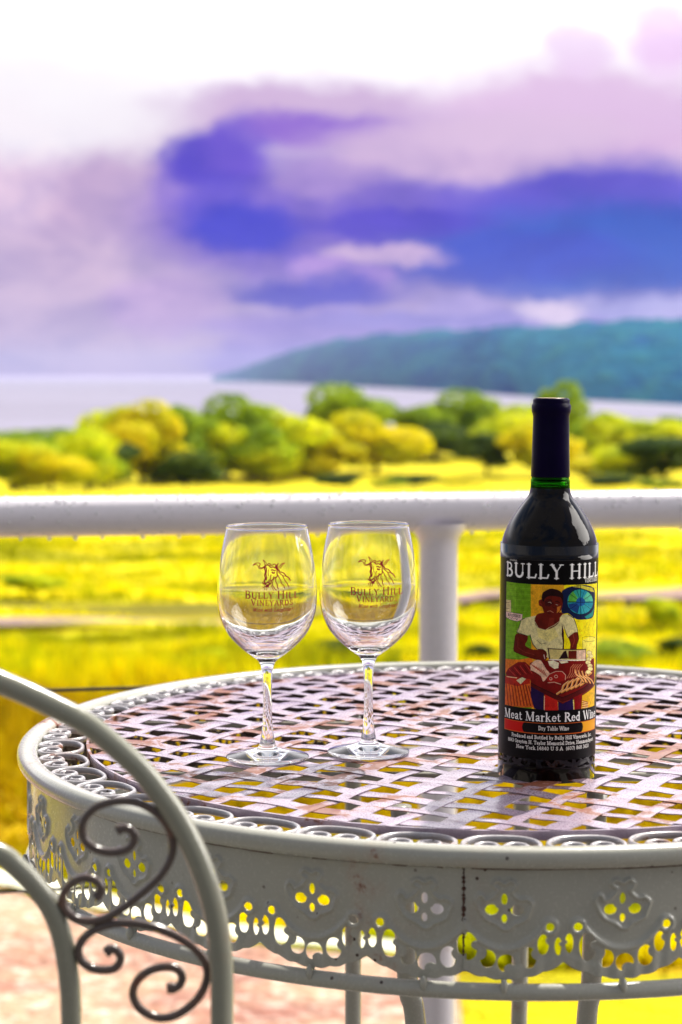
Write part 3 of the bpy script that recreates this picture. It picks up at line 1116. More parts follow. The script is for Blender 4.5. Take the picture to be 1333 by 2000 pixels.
def weave(direction, normal, per_n, per_t, fam):
    fam_a = fam == 0
    for i in range(-26, 27):
        off = i * per_n / 2
        wide = (i % 2 != 0)
        w = ((0.0156 if wide else 0.0094) * (1.0 if fam_a else 1.12)) / 2
        c0 = P0 + normal * off
        b = c0.dot(direction)
        cc = c0.dot(c0) - (RI + .0015) ** 2
        disc = b * b - cc
        if disc <= 0:
            continue
        t0, t1 = -b - math.sqrt(disc), -b + math.sqrt(disc)
        if t1 - t0 < .03:
            continue
        n = max(6, int((t1 - t0) / (per_t / 2) * 8))
        vs, fs = [], []
        jig = g.uniform(-.0006, .0006)
        ph = g.uniform(0, 6)
        for k in range(n + 1):
            t = t0 + (t1 - t0) * k / n
            s = math.cos(t / (per_t / 2) * PI)
            over = s if (i + fam) % 2 == 0 else -s
            amp = 0.00042
            z = amp * (math.copysign(abs(over) ** .45, over)) - 0.0009
            # soften at the ends, where the strip is welded to the ring
            e = min(1, min(t - t0, t1 - t) / .02)
            z = z * e + (-0.0006) * (1 - e)
            z += .0004 * math.sin(t * 37 + ph)
            p = c0 + direction * t + normal * (jig + .0005 * math.sin(t * 21 + ph))
            crown = .0003
            for q, (dw, dz) in enumerate(((-w, 0), (0, crown), (w, 0), (w, -TH), (-w, -TH))):
                wv = dw
                pp = p + normal * wv
                # keep the strip ends inside the ring
                L = pp.length
                if L > RI + .0012:
                    pp = pp * ((RI + .0012) / L)
                vs.append(tl(pp.x, pp.y, z + dz))
        for k in range(n):
            for q in range(5):
                r_ = (q + 1) % 5
                fs.append((k * 5 + q, k * 5 + r_, (k + 1) * 5 + r_, (k + 1) * 5 + q))
        fs.append((0, 1, 2, 3, 4))
        fs.append(tuple(n * 5 + q for q in (4, 3, 2, 1, 0)))
        m.add(vs, fs)


weave(dA, dB, PB, PA, 0)
weave(dB, dA, PA, PB, 1)
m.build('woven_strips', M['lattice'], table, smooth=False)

# scroll ring: 41 curled pieces between the strips and the rim
half = [(0, 43.5), (9, 42.8), (18, 39), (24.3, 31), (26.2, 21), (23.8, 11), (18.5, 4.6), (12.5, 2.6), (6.2, 5.2), (2.6, 11.5), (3.4, 18.5), (8.4, 22.6), (14.2, 21), (17.2, 16), (15.4, 11.8), (11.6, 11.4)]
left = [(-x, y) for x, y in reversed(half[1:])]
path = catmull([(x, y, 0) for x, y in left + half], 5)
NS = 41
g = random.Random(4)
sc0 = math.atan2(1.205 - 1.585, .105 - .131)
for s in range(NS):
    th = sc0 + 2 * PI * s / NS
    m = MB()
    pts = []
    fl = g.uniform(.96, 1.02)
    for p in path:
        rad = TR_ - .0072 - p.y / 1000 * .87
        a = th + (p.x / 1000 * fl) / .3685
        pts.append(tl(rad * math.cos(a), rad * math.sin(a), -.0052))
    m.tube(pts, 0.0019, 8, rz=0.0027, up=(0, 0, 1))
    o = m.build('scroll', M['scroll'], table)

# pierced skirt: one tile per scallop, cut from an implicit outline by marching squares
def sd_ell(x, y, cx, cy, a, b):
    return (np.sqrt(((x - cx) / a) ** 2 + ((y - cy) / b) ** 2) - 1) * min(a, b)


def seg_d(x, y, pts):
    d = np.full(x.shape, 1e9)
    for (a, b) in zip(pts[:-1], pts[1:]):
        vx, vy = b[0] - a[0], b[1] - a[1]
        t = np.clip(((x - a[0]) * vx + (y - a[1]) * vy) / (vx * vx + vy * vy + 1e-12), 0, 1)
        d = np.minimum(d, np.hypot(x - a[0] - t * vx, y - a[1] - t * vy))
    return d


TW = 77.2                          # tile width in mm; v runs down from the top of the skirt
SKH = 76.0
med = [(-7.5, 11), (-4.5, 8.0), (0, 10.2), (4, 8.0), (7.4, 11.5), (5, 16), (9.5, 20.5), (13.5, 20), (15.5, 20.8), (18, 23.5), (16.5, 28), (14.5, 33), (9, 36), (6.5, 36.8), (3, 40), (-1, 40), (-5, 37), (-12, 33.5), (-16, 28), (-18.2, 22), (-16.5, 18), (-14, 18.5), (-12, 21.5), (-7.5, 19), (-4, 14.5), (-7.5, 11)]
med = [(p.x, p.y) for p in catmull([(x, y, 0) for x, y in med[:-1]], 4, True)]
med.append(med[0])


def swag(x):
    return 53.5 - (np.abs(x) / 26.0) ** 2.1 * 15.5


def skirt_f(x, v):
    """signed field, negative where there is metal"""
    holes = [
        sd_ell(x, v, 0, 20.6, 2.1, 3.8),
        sd_ell(x, v, 0, 33.4, 1.9, 3.0),
        np.maximum(sd_ell(x, v, -8.2, 27.6, 4.3, 3.6), -sd_ell(x, v, -4.2, 24.8, 1.6, 1.5)),
        np.maximum(sd_ell(x, v, 8.2, 27.6, 4.3, 3.6), -sd_ell(x, v, 4.2, 24.8, 1.6, 1.5)),
        sd_ell(x, v, -29.5, 38.5, 2.8, 2.8),
        sd_ell(x, v, 29.5, 38.5, 2.8, 2.8),
        np.maximum(sd_ell(x, v, -22.8, 52.0, 5.8, 9.6), -sd_ell(x, v, -17.6, 51.6, 3.6, 2.9)),
        np.maximum(sd_ell(x, v, -10.6, 60.0, 5.2, 6.0), -sd_ell(x, v, -15.6, 56.0, 4.2, 4.6)),
        np.maximum(sd_ell(x, v, 1.6, 62.8, 6.2, 5.9), -sd_ell(x, v, 4.6, 66.8, 4.4, 3.2)),
        np.maximum(sd_ell(x, v, 15.6, 59.0, 5.4, 7.0), -sd_ell(x, v, 21.4, 56.5, 3.8, 3.6)),
        np.maximum(sd_ell(x, v, 25.2, 50.4, 3.9, 7.0), -sd_ell(x, v, 29.6, 48.0, 2.6, 2.6)),
        np.maximum(sd_ell(x, v, -35.0, 49.5, 2.9, 6.6), -sd_ell(x, v, -38.2, 48.8, 1.9, 1.5)),
        np.maximum(sd_ell(x, v, 34.9, 51.5, 2.4, 6.0), -sd_ell(x, v, 37.4, 50.2, 1.6, 1.4)),
    ]
    f = np.full(x.shape, -1e3)
    for h in holes:
        f = np.maximum(f, -h)
    # holes under the swag stay clear of it
    c = np.cos(PI * x / TW)
    vb = 61.5 + 11.5 * np.clip(c, 0, 1) ** .85 + 0.9 * np.abs(np.sin(PI * x / 12.5))
    f = np.maximum(f, v - vb)
    # tab at the lowest point
    f = np.minimum(f, np.maximum(np.abs(x) - 1.7, np.maximum(v - 79, 70.5 - v)))
    return f


def skirt_h(x, v):
    """embossed relief in mm, outward"""
    def ridge(d, w, h):
        return h * np.exp(-(d / w) ** 2)
    h = ridge(seg_d(x, v, med), 1.25, 1.25)
    sx = np.linspace(-26, 26, 27)
    h = np.maximum(h, ridge(seg_d(x, v, [(a, float(swag(np.array(a)))) for a in sx]), 2.0, 1.4))
    for cx in (-29.5, 29.5):
        h = np.maximum(h, ridge(np.abs(np.hypot(x - cx, v - 38.5) - 4.4), 1.5, 1.3))
    vb = 61.5 + 11.5 * np.clip(np.cos(PI * x / TW), 0, 1) ** .85
    h = np.maximum(h, 0.35 * np.clip((v - vb + 9) / 4, 0, 1) * (v > 45))
    # radiating folds in the lace border
    h = h + 0.35 * np.sin(x * .52 + v * .05) * np.clip((v - swag(x) - 3) / 4, 0, 1) * np.clip((33 - np.abs(x)) / 7, 0, 1)
    return h


def tile_mesh():
    st = 0.8
    nx = int(round(TW / st))
    xs = np.linspace(-TW / 2, TW / 2, nx + 1)
    vs_ = np.linspace(0, 80, 101)
    X, V = np.meshgrid(xs, vs_)
    Fv = skirt_f(X, V)
    pts, index, faces = [], {}, []

    def vid(key, p):
        if key not in index:
            index[key] = len(pts)
            pts.append(p)
        return index[key]

    for i in range(len(vs_) - 1):
        for j in range(nx):
            c = [(i, j), (i, j + 1), (i + 1, j + 1), (i + 1, j)]
            fv = [Fv[a, b] for a, b in c]
            if min(fv) >= 0:
                continue
            poly = []
            for k in range(4):
                a, b = c[k], c[(k + 1) % 4]
                fa, fb = fv[k], fv[(k + 1) % 4]
                if fa < 0:
                    poly.append(vid(a, (X[a], V[a])))
                if (fa < 0) != (fb < 0):
                    t = fa / (fa - fb)
                    key = (min(a, b), max(a, b))
                    poly.append(vid(key, (X[a] + (X[b] - X[a]) * t, V[a] + (V[b] - V[a]) * t)))
            if len(poly) > 2:
                faces.append(poly)
    return np.array(pts), faces


tp, tf = tile_mesh()
th_ = skirt_h(tp[:, 0], tp[:, 1])
RS = TR_ - .0015
step = TW / 1000 / RS
seam = math.atan2(1.19 - TC.y, at(905, 1700, y=1.192).x - TC.x)
m = MB()
ntile = int((2 * PI) / step)
centres = [seam + math.asin((at(985, 1700, y=1.19).x - at(905, 1700, y=1.192).x) / RS) + i * step for i in range(ntile)]
first_left = seam - math.asin((at(905, 1700, y=1.192).x - at(828, 1700, y=1.19).x) / RS)
# tiles run round from the seam to the overlap on its other side
cl_ = [first_left - i * step for i in range(16)]
cr_ = [seam + math.asin((at(985, 1700, y=1.19).x - at(905, 1700, y=1.192).x) / RS) + i * step for i in range(16)]
sk_v, sk_f = [], []
SKTOP = -0.0134
for side, cs in ((0, cl_), (1, cr_)):
    for c in cs:
        b = len(sk_v)
        rad = RS + (0.0004 if side else 0.0)
        # keep each piece on its own side of the seam and of the far joint
        u = c + tp[:, 0] / 1000 / RS
        hgt = th_ * 1.7
        z = SKTOP - tp[:, 1] / 1000 - (0.0 if side else .0010)
        rr2 = rad + hgt / 1000
        co = np.stack([rr2 * np.cos(u), rr2 * np.sin(u), z + TZ], 1)
        sk_v += [tuple(q) for q in co]
        lo, hi = (seam, seam + PI + .05) if side else (seam - PI + .02, seam + .004)
        for f in tf:
            um = sum(u[k] for k in f) / len(f)
            if lo <= um <= hi:
                sk_f.append(tuple(k + b for k in reversed(f)))
M['inside'] = mat('rusty_inside_shade', Base_Color=(0.035, 0.018, 0.012), Roughness=0.8)  # shade inside the skirt painted into the faces, with rusty brown
skirt = link('pierced_skirt', sk_v, sk_f, [M['table'], M['inside']], table, True)
bm = bmesh.new()
bm.from_mesh(skirt.data)
bmesh.ops.remove_doubles(bm, verts=bm.verts, dist=0.00006)
bm.to_mesh(skirt.data)
bm.free()
md = skirt.modifiers.new('thickness', 'SOLIDIFY')
md.thickness = 0.0009
md.offset = -1
md.use_even_offset = False
md.material_offset = 1

# bottom ring with the pale drip tabs
m = MB()
m.lathe([(RS + 0.0052 * math.cos(2 * PI * k / 14), -.0955 + 0.0056 * math.sin(2 * PI * k / 14) + TZ) for k in range(14)], 256, closed_prof=True)
m.build('lower_ring', M['table'], table)
# welds between the ring and the skirt
for c in cl_ + cr_:
    m = MB()
    drop(m, (((RS + .0045) * math.cos(c)), (RS + .0045) * math.sin(c), -.0905 + TZ), .0026, 2.0)
    m.build('weld', M['table'], table)
# rust along the seam
rust_shade_m = mat('rust', Base_Color=(0.07, 0.022, 0.012), Roughness=0.8)  # dark rust, also colours the shade line under the rim
m = MB()
sp = []
for k in range(60):
    a = seam + g.uniform(-.0006, .0006)
    sp.append(((RS + .0004) * math.cos(a), (RS + .0004) * math.sin(a), SKTOP - .001 - k * .00098 + TZ))
m.tube(sp, [g.uniform(.0003, .0009) if g.random() < .8 else .0015 for _ in sp], 6)
m.build('rusty_seam', rust_shade_m, table)
m = MB()  # dark arcs paint in the shade of the rusty gap under the rim
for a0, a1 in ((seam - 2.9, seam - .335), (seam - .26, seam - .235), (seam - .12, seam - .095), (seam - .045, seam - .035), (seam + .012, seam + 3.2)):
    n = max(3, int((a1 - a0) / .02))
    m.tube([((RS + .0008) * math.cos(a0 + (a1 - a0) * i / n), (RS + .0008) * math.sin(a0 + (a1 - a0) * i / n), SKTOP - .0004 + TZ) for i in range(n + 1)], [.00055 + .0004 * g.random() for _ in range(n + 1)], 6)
m.build('rusty_gap_shade', rust_shade_m, table)

# legs
def leg(px_top, px_bot, y, yw):
    a = at(px_top, 1905, y=y)
    b = at(px_bot, 2000, y=y)
    x0 = a.x + (a.x - b.x) * .8
    dx = b.x - a.x
    zc = b.z
    pts = [(x0, y, -.016), (a.x, y, a.z), (b.x, y, b.z), (b.x + dx * 1.4, y, zc - .14), (b.x + dx * .6, y + (y - 1.585) * .35, zc - .32), (b.x + (b.x - .131) * 1.3, 1.585 + (y - 1.585) * 1.9, FLOOR + .06), (b.x + (b.x - .131) * 1.6, 1.585 + (y - 1.585) * 2.1, FLOOR + .008)]
    pts = catmull([Vector(p) - Vector((TC.x, TC.y, FLOOR)) for p in pts], 8)
    mm = MB()
    mm.tube(pts, 0.008, 14)
    return mm.build('leg', M['table'], table)


leg(690, 690, 1.78, 0)
leg(796, 812, 1.38, 0)
leg(1016, 1014, 1.80, 0)
leg(1156, 1146, 1.43, 0)
m = MB()
m.tube([(0.13 * math.cos(2 * PI * k / 48), 0.20 * math.sin(2 * PI * k / 48), TZ - .42) for k in range(48)], .005, 8, closed=True)
m.build('leg_ring', M['table'], table)
# cross bars under the top that carry the legs
m = MB()
for a in (R(70), R(110)):
    pass
m.tube([(-.34, -.10, TZ - .0165), (.34, -.10, TZ - .0165)], .004, 8)
m.tube([(-.33, .12, TZ - .0165), (.33, .12, TZ - .0165)], .004, 8)
m.build('cross_bar', M['table'], table)

# ================================================================== WINE BOTTLE
BP = Vector((0.159, 1.434, 0))
MB_ = 0.0375 / 95                  # metres per photo pixel at the bottle
bdir = Vector((-BP.x, -BP.y, 0)).normalized()       # the side that faces the camera
bright = Vector((-bdir.y, bdir.x, 0))
bottle = empty('wine_bottle', (BP.x, BP.y, 0.0006))
bottle.rotation_euler = (0, R(0.35), 0)
tag(bottle, 'dark glass red wine bottle with navy foil and painted label, standing on the table', 'wine bottle')


def bz(y):
    return (1503 - y) * MB_ * 1.001


bprof = [(1503, 0), (1503.5, 70), (1503, 84), (1499, 91), (1491, 94.6), (1480, 95), (1090, 95), (1075, 94.6), (1060, 93), (1045, 89.5), (1032, 84.5), (1020, 79), (1008, 72), (996, 64), (985, 56), (977, 49.5), (970, 44.2), (962, 40.6), (955, 39), (948, 38.2), (935, 37.6), (929, 36), (830, 33.5), (812, 33), (806, 35.5), (792, 35.8), (786, 33), (779, 32), (778, 24), (790, 23)]
P2 = catmull([(r, y, 0) for y, r in bprof[1:]], 3)
m = MB()
outer = [(0, bz(1500))] + [(max(0, p.x) * MB_, bz(p.y)) for p in P2]
inner = [((r - 5.5) * MB_, bz(y)) for y, r in [(935, 33.6), (955, 37.5), (970, 42), (985, 53), (1008, 69.5), (1032, 83), (1060, 92), (1090, 94.5), (1470, 94.5), (1485, 88)]]
neck_in = [(23 * MB_, bz(930))]
punt = [(60 * MB_, bz(1492)), (0, bz(1470))]
m.lathe(outer + neck_in + inner + punt, 96)
body = m.build('glass_body', [M['bottle_glass'], M['bottle_full']], bottle)
for pl_ in body.data.polygons:
    if sum(body.data.vertices[i].co.z for i in pl_.vertices) / len(pl_.vertices) < bz(951):
        pl_.material_index = 1
m = MB()
wl_y = 948
wp = [(0, bz(wl_y)), (30.5 * MB_, bz(wl_y)), (31.4 * MB_, bz(wl_y - 1.2))] + [((r - 5.9) * MB_, bz(y)) for y, r in [(955, 37.5), (970, 42), (985, 53), (1008, 69.5), (1032, 83), (1060, 92), (1090, 94.5), (1470, 94.5), (1484, 88)]] + [(60 * MB_, bz(1490)), (0, bz(1469))]
m.lathe(wp, 96)
m.build('wine', M['wine'], bottle)
# foil capsule
m = MB()
fp = [(0, 777.2), (26, 777.0), (30.5, 777.6), (33.6, 779.5), (35.0, 782), (34.6, 786), (35.4, 789), (37.2, 791.5), (37.4, 798), (37.2, 804), (35.6, 808), (34.3, 813), (34.5, 830), (35.6, 880), (37.2, 929), (37.0, 929.6)]
fp = [(r * MB_ + (0.00025 if r else 0), bz(y) + .0003) for r, y in fp]
m.lathe(fp[2:], 72)
foil = m.build('foil_capsule', M['foil'], bottle)
m = MB()
m.lathe([(0, bz(776.6)), (24 * MB_, bz(776.6)), (30 * MB_, bz(777.2)), (30.8 * MB_ , bz(777.8))], 48)
m.build('foil_disc', M['foil_top'], foil)

# ---- label: drawn on a fine curved sheet
SSx = 0.5                          # grid step in photo pixels
TH0, TH1 = -1.36, 1.46             # label wraps this far round (radians from the camera side)
LT0, LT1 = 1083.0, 1466.0
gw = int((TH1 - TH0) * 95 / SSx)
gh = int((LT1 - LT0) / SSx)
GS, GT = np.meshgrid(np.linspace(TH0 * 95, TH1 * 95, gw + 1), np.linspace(LT0, LT1, gh + 1))
IMG = np.zeros((gh + 1, gw + 1, 3)) + np.array(rgb(4, 1, 3))


def st(px, py):
    """photo pixel on the label -> (arc length, height row) with the curve taken out"""
    xc = 1069 + (1503 - py) * 0.0175
    q = max(-.99, min(.99, (px - xc) / 96))
    th = math.asin(q)
    slope = (py - HY) / F
    return th * 95, py - 95 * slope * (math.cos(th) - 0.0)


def L1(p):
    return st(980 + p[0] / 6.665, 1120 + p[1] / 6.665)


def fill(pts, c, conv=L1):
    if conv and len(pts) >= 9:
        pts = [(p.x, p.y) for p in catmull([(a, b, 0) for a, b in pts], 3, True)]
    q = [conv(p) for p in pts] if conv else pts
    xs_ = [a for a, _ in q]
    ys_ = [b for _, b in q]
    i0, i1 = int((min(ys_) - LT0) / SSx) - 1, int((max(ys_) - LT0) / SSx) + 2
    j0, j1 = int((min(xs_) - TH0 * 95) / SSx) - 1, int((max(xs_) - TH0 * 95) / SSx) + 2
    i0, j0 = max(0, i0), max(0, j0)
    i1, j1 = min(gh + 1, i1), min(gw + 1, j1)
    if i1 <= i0 or j1 <= j0:
        return
    X, Y = GS[i0:i1, j0:j1], GT[i0:i1, j0:j1]
    ins = np.zeros(X.shape, bool)
    for (xa, ya), (xb, yb) in zip(q, q[1:] + q[:1]):
        if ya == yb:
            continue
        ins ^= ((ya > Y) != (yb > Y)) & (X < (xb - xa) * (Y - ya) / (yb - ya) + xa)
    IMG[i0:i1, j0:j1][ins] = rgb(*c)


def stroke(pts, w, c, conv=L1):
    q = [conv(p) for p in pts] if conv else pts
    xs_ = [a for a, _ in q]
    ys_ = [b for _, b in q]
    i0, i1 = int((min(ys_) - w - LT0) / SSx) - 1, int((max(ys_) + w - LT0) / SSx) + 2
    j0, j1 = int((min(xs_) - w - TH0 * 95) / SSx) - 1, int((max(xs_) + w - TH0 * 95) / SSx) + 2
    i0, j0 = max(0, i0), max(0, j0)
    i1, j1 = min(gh + 1, i1), min(gw + 1, j1)
    if i1 <= i0 or j1 <= j0:
        return
    X, Y = GS[i0:i1, j0:j1], GT[i0:i1, j0:j1]
    d = seg_d(X, Y, q)
    a = np.clip((w / 2 - d) / SSx + .5, 0, 1)[..., None]
    IMG[i0:i1, j0:j1] = IMG[i0:i1, j0:j1] * (1 - a) + np.array(rgb(*c)) * a


def write(txt, s0, s1, base, cap, c, small=None, bold=1.12):
    w, stx = text_strokes(txt, small)
    k = (s1 - s0) / w
    for (sw, pts) in stx:
        stroke([(s0 + x * k, base - y * cap) for x, y in pts], max(sw * (k + cap) / 2 * bold, .9), c, None)


def ell(cx, cy, rx, ry, n=28, a0=0, a1=360):
    return [(cx + rx * math.cos(R(a0 + (a1 - a0) * i / n)), cy + ry * math.sin(R(a0 + (a1 - a0) * i / n))) for i in range(n + (a1 - a0 < 360))]


# background of the painting
fill([(85, 85), (240, 108), (405, 122), (410, 1760), (240, 1745), (60, 1715), (75, 900)], (108, 160, 22))
fill([(85, 85), (215, 100), (210, 1100), (78, 1100)], (126, 178, 34))
for i in range(26):
    y = 130 + i * 38
    stroke([(100, y), (240, y + 12), (395, y + 18)], .7, (136, 182, 50) if i % 2 else (90, 146, 20))
fill([(405, 122), (660, 130), (840, 130), (840, 1760), (410, 1760)], (238, 172, 30))
fill([(830, 130), (1100, 118), (1255, 98), (1240, 900), (1215, 1745), (1000, 1765), (820, 1765)], (250, 232, 14))
fill([(1050, 1400), (1225, 1300), (1215, 1745), (1040, 1765)], (240, 186, 34))
fill([(76, 1110), (250, 1120), (420, 1085), (440, 1300), (300, 1400), (60, 1300)], (226, 120, 30))
# round stained window
fill([(800, 215), (870, 165), (960, 140), (1090, 125), (1190, 150), (1226, 205), (1222, 400), (1200, 540), (1100, 575), (980, 572), (880, 500), (800, 500), (790, 350)], (14, 26, 66))
fill([(930, 150), (1050, 132), (1190, 160), (1220, 215), (1180, 210), (1040, 165)], (200, 190, 60))
fill([(1090, 540), (1180, 480), (1215, 420), (1195, 530), (1120, 568)], (40, 140, 130))
fill(ell(1035, 345, 168, 165), (30, 140, 160))
fill([(1035, 345), (880, 380), (900, 440), (1000, 500)], (22, 60, 120))
fill([(1035, 345), (880, 360), (890, 270), (940, 210)], (86, 168, 60))
fill([(1035, 345), (940, 210), (1035, 185)], (40, 150, 130))
fill([(1035, 345), (1200, 330), (1180, 250), (1130, 210)], (90, 190, 150))
fill([(1035, 345), (1060, 500), (1140, 470), (1180, 420)], (50, 160, 170))
fill(ell(1040, 345, 58, 56), (24, 84, 150))
for a in range(0, 360, 36):
    stroke([(1040 + 56 * math.cos(R(a)), 345 + 56 * math.sin(R(a))), (1040 + 165 * math.cos(R(a)), 345 + 162 * math.sin(R(a)))], .9, (10, 16, 30))
stroke(ell(1035, 345, 170, 166) + [(1205, 345)], 1.3, (8, 12, 30))
stroke([(1040, 130), (1040, 575)], 1.5, (12, 12, 20))
stroke([(870, 350), (1220, 345)], 1.0, (12, 16, 30))
# signs at the left
fill([(78, 335), (150, 342), (152, 500), (82, 486)], (226, 206, 150))
stroke([(85, 372), (130, 372)], .8, (70, 40, 40))
stroke([(85, 448), (128, 452)], .8, (70, 40, 40))
stroke([(150, 342), (152, 500)], .8, (60, 30, 20))
fill([(80, 486), (300, 522), (290, 598), (230, 618), (150, 600), (84, 566)], (240, 206, 190))
stroke([(80, 486), (300, 522), (290, 598), (230, 618), (150, 600), (84, 566)], .7, (60, 30, 30))
sA, sB = L1((110, 530)), L1((275, 555))
write('BOUCHERIE', sA[0], sB[0], (sA[1] + sB[1]) / 2 + 2, 4.4, (60, 20, 30))
stroke([(115, 578), (135, 560), (150, 585), (170, 566), (188, 592), (206, 572), (222, 598), (240, 580)], .8, (60, 20, 30))
# jug at the right
fill([(1060, 850), (1150, 800), (1235, 800), (1230, 1060), (1120, 1080), (1065, 980)], (250, 236, 90))
stroke(ell(1148, 828, 92, 34) + [(1240, 828)], .7, (90, 80, 20))
stroke([(1060, 850), (1065, 960)], .7, (90, 80, 20))
# man: arms, trunk, head
skin, skin_d = (104, 24, 12), (58, 8, 10)
fill([(215, 780), (352, 790), (362, 860), (332, 930), (440, 985), (560, 975), (622, 1010), (606, 1100), (540, 1135), (430, 1105), (300, 1062), (185, 1010), (190, 900)], skin)
stroke([(215, 790), (190, 900), (185, 1010), (300, 1062), (430, 1100)], 1.4, skin_d)
stroke([(240, 830), (235, 960), (330, 1020), (450, 1050)], 1.1, (140, 50, 34))
fill([(880, 740), (990, 715), (1014, 830), (992, 905), (980, 1000), (1000, 1085), (880, 1085), (892, 1000), (906, 900), (875, 800)], skin)
stroke([(990, 720), (1014, 830), (990, 905), (980, 990)], 1.3, skin_d)
stroke([(940, 770), (960, 850), (930, 940)], 1.2, (150, 56, 36))
fill([(330, 572), (440, 545), (560, 520), (790, 520), (880, 513), (950, 560), (985, 660), (1002, 735), (960, 745), (890, 800), (868, 820), (850, 740), (824, 700), (805, 820), (826, 960), (820, 1050), (760, 1105), (660, 1110), (480, 975), (425, 905), (395, 800), (350, 800), (225, 762), (258, 680), (280, 600)], (226, 214, 150))
fill([(480, 700), (700, 690), (760, 800), (640, 880), (500, 820)], (232, 218, 134))
fill([(800, 620), (826, 760), (824, 1050), (790, 1060), (812, 900), (796, 780)], (58, 14, 24))
stroke([(330, 572), (280, 600), (258, 680), (225, 762), (350, 800)], 1.3, (20, 14, 30))
stroke([(880, 513), (950, 560), (985, 660), (1002, 735)], 1.5, (20, 14, 30))
stroke([(395, 790), (425, 905), (480, 975), (560, 980)], 1.5, (30, 20, 50))
stroke([(820, 650), (850, 760), (880, 815)], 1.0, (40, 20, 20))
stroke([(480, 860), (540, 910), (600, 890)], .8, (90, 80, 40))
fill([(470, 540), (545, 500), (800, 490), (775, 560), (762, 620), (700, 680), (590, 722), (500, 695), (455, 630)], skin)
fill([(640, 560), (700, 560), (700, 650), (620, 680)], (128, 40, 24))
stroke([(458, 620), (500, 700), (590, 725), (640, 690), (700, 660), (775, 600)], 1.0, (210, 190, 140))
fill([(555, 262), (600, 210), (660, 186), (740, 200), (800, 240), (816, 300), (806, 400), (782, 470), (722, 512), (640, 522), (580, 512), (552, 430), (512, 402), (506, 340), (545, 318)], skin)
fill([(740, 420), (790, 400), (770, 470), (735, 500)], (206, 120, 40))
fill([(580, 340), (660, 330), (690, 370), (640, 420), (590, 400)], (72, 14, 14))
fill([(545, 318), (555, 240), (600, 205), (660, 180), (745, 194), (806, 236), (820, 300), (812, 380), (790, 300), (740, 284), (650, 276), (590, 306), (570, 350)], (34, 6, 10))
stroke([(604, 330), (640, 318), (670, 336)], 1.3, (20, 4, 6))
stroke([(716, 350), (748, 346), (772, 366)], 1.3, (20, 4, 6))
stroke([(626, 362), (652, 356), (664, 372)], .9, (200, 170, 150))
stroke([(724, 388), (748, 392)], .9, (200, 170, 150))
stroke([(690, 360), (684, 420), (712, 436)], 1.0, (40, 6, 8))
stroke([(616, 482), (650, 470), (690, 492)], 1.2, (190, 120, 90))
stroke([(620, 500), (660, 510)], .9, (20, 4, 6))
stroke([(525, 330), (520, 380), (545, 390)], 1.0, (150, 50, 40))
# hands
fill(ell(530, 1040, 78, 66), skin)
for k in range(3):
    stroke([(560 + k * 16, 1000 + k * 22), (600, 1010 + k * 24)], .9, (40, 6, 8))
stroke([(570, 1050), (580, 1100)], 1.2, (230, 200, 190))
# cleaver
fill([(620, 965), (1105, 965), (1105, 1105), (640, 1105)], (214, 196, 120))
fill([(980, 985), (1100, 975), (1100, 1095), (980, 1095)], (226, 190, 160))
fill([(880, 990), (985, 985), (985, 1095), (880, 1095)], skin)
fill([(820, 1000), (850, 985), (880, 1090), (760, 1100)], (40, 12, 20))
stroke([(620, 965), (1105, 965), (1105, 1105)], 1.8, (60, 20, 34))
stroke([(625, 965), (640, 1105)], 2.4, (60, 20, 34))
stroke([(640, 1108), (1100, 1104)], 1.5, (250, 246, 240))
stroke([(640, 1122), (900, 1122)], 1.2, (30, 8, 16))
# table of meat
fill([(390, 1160), (500, 1120), (700, 1115), (1100, 1112), (1215, 1075), (1222, 1340), (800, 1620), (400, 1440)], (122, 14, 12))
fill([(400, 1420), (800, 1600), (1222, 1330), (1216, 1440), (806, 1690), (400, 1500)], (84, 10, 12))
stroke([(400, 1420), (800, 1605), (1222, 1335)], 1.3, (30, 4, 8))
stroke([(404, 1495), (806, 1670), (1216, 1430)], .8, (150, 50, 30))
for k in range(6):
    x0, y0 = 735 + k * 60, 1560 - k * 24
    cv = [(p.x, p.y) for p in catmull([(x0, y0, 0), (x0 + 62, y0 - 50, 0), (x0 + 84, y0 - 112, 0), (x0 + 150, y0 - 170, 0)], 5)]
    stroke([(x + 10, y + 4) for x, y in cv], 5.2, (70, 8, 10))
    stroke(cv, 3.6, (228, 146, 64))
    stroke([(x - 8, y - 4) for x, y in cv], .9, (252, 222, 160))
for k in range(4):
    x0, y0 = 965 + k * 46, 1240 + k * 8
    cv = [(p.x, p.y) for p in catmull([(x0, y0, 0), (x0 + 22, y0 + 60, 0), (x0 + 74, y0 + 96, 0), (x0 + 110, y0 + 150, 0)], 5)]
    stroke([(x + 8, y + 6) for x, y in cv], 4.6, (70, 8, 10))
    stroke(cv, 3.2, (228, 150, 70))
    stroke([(x - 7, y) for x, y in cv], .8, (252, 222, 160))
for k in range(5):
    x0 = 860 + k * 28
    stroke([(x0, 1350 - k * 6), (x0 + 40, 1280), (x0 + 50, 1210), (x0 + 90, 1165)], 1.2, (216, 130, 90))
fill([(390, 1200), (450, 1130), (520, 1120), (560, 1170), (600, 1240), (640, 1290), (620, 1330), (560, 1400), (530, 1330), (440, 1270), (390, 1250)], (238, 196, 160))
for k in range(6):
    stroke([(410 + k * 30, 1180 + k * 14), (470 + k * 26, 1230 + k * 20)], 1.4, (190, 50, 30))
fill([(620, 1130), (690, 1120), (760, 1150), (750, 1220), (700, 1230), (640, 1190)], (246, 236, 196))
fill([(760, 1130), (860, 1120), (880, 1140), (790, 1160)], (246, 236, 196))
fill([(600, 1350), (640, 1300), (720, 1262), (800, 1262), (845, 1310), (840, 1370), (770, 1400), (640, 1420)], (170, 28, 24))
stroke([(600, 1350), (640, 1300), (720, 1262), (800, 1262), (845, 1310), (840, 1370)], .9, (240, 200, 170))
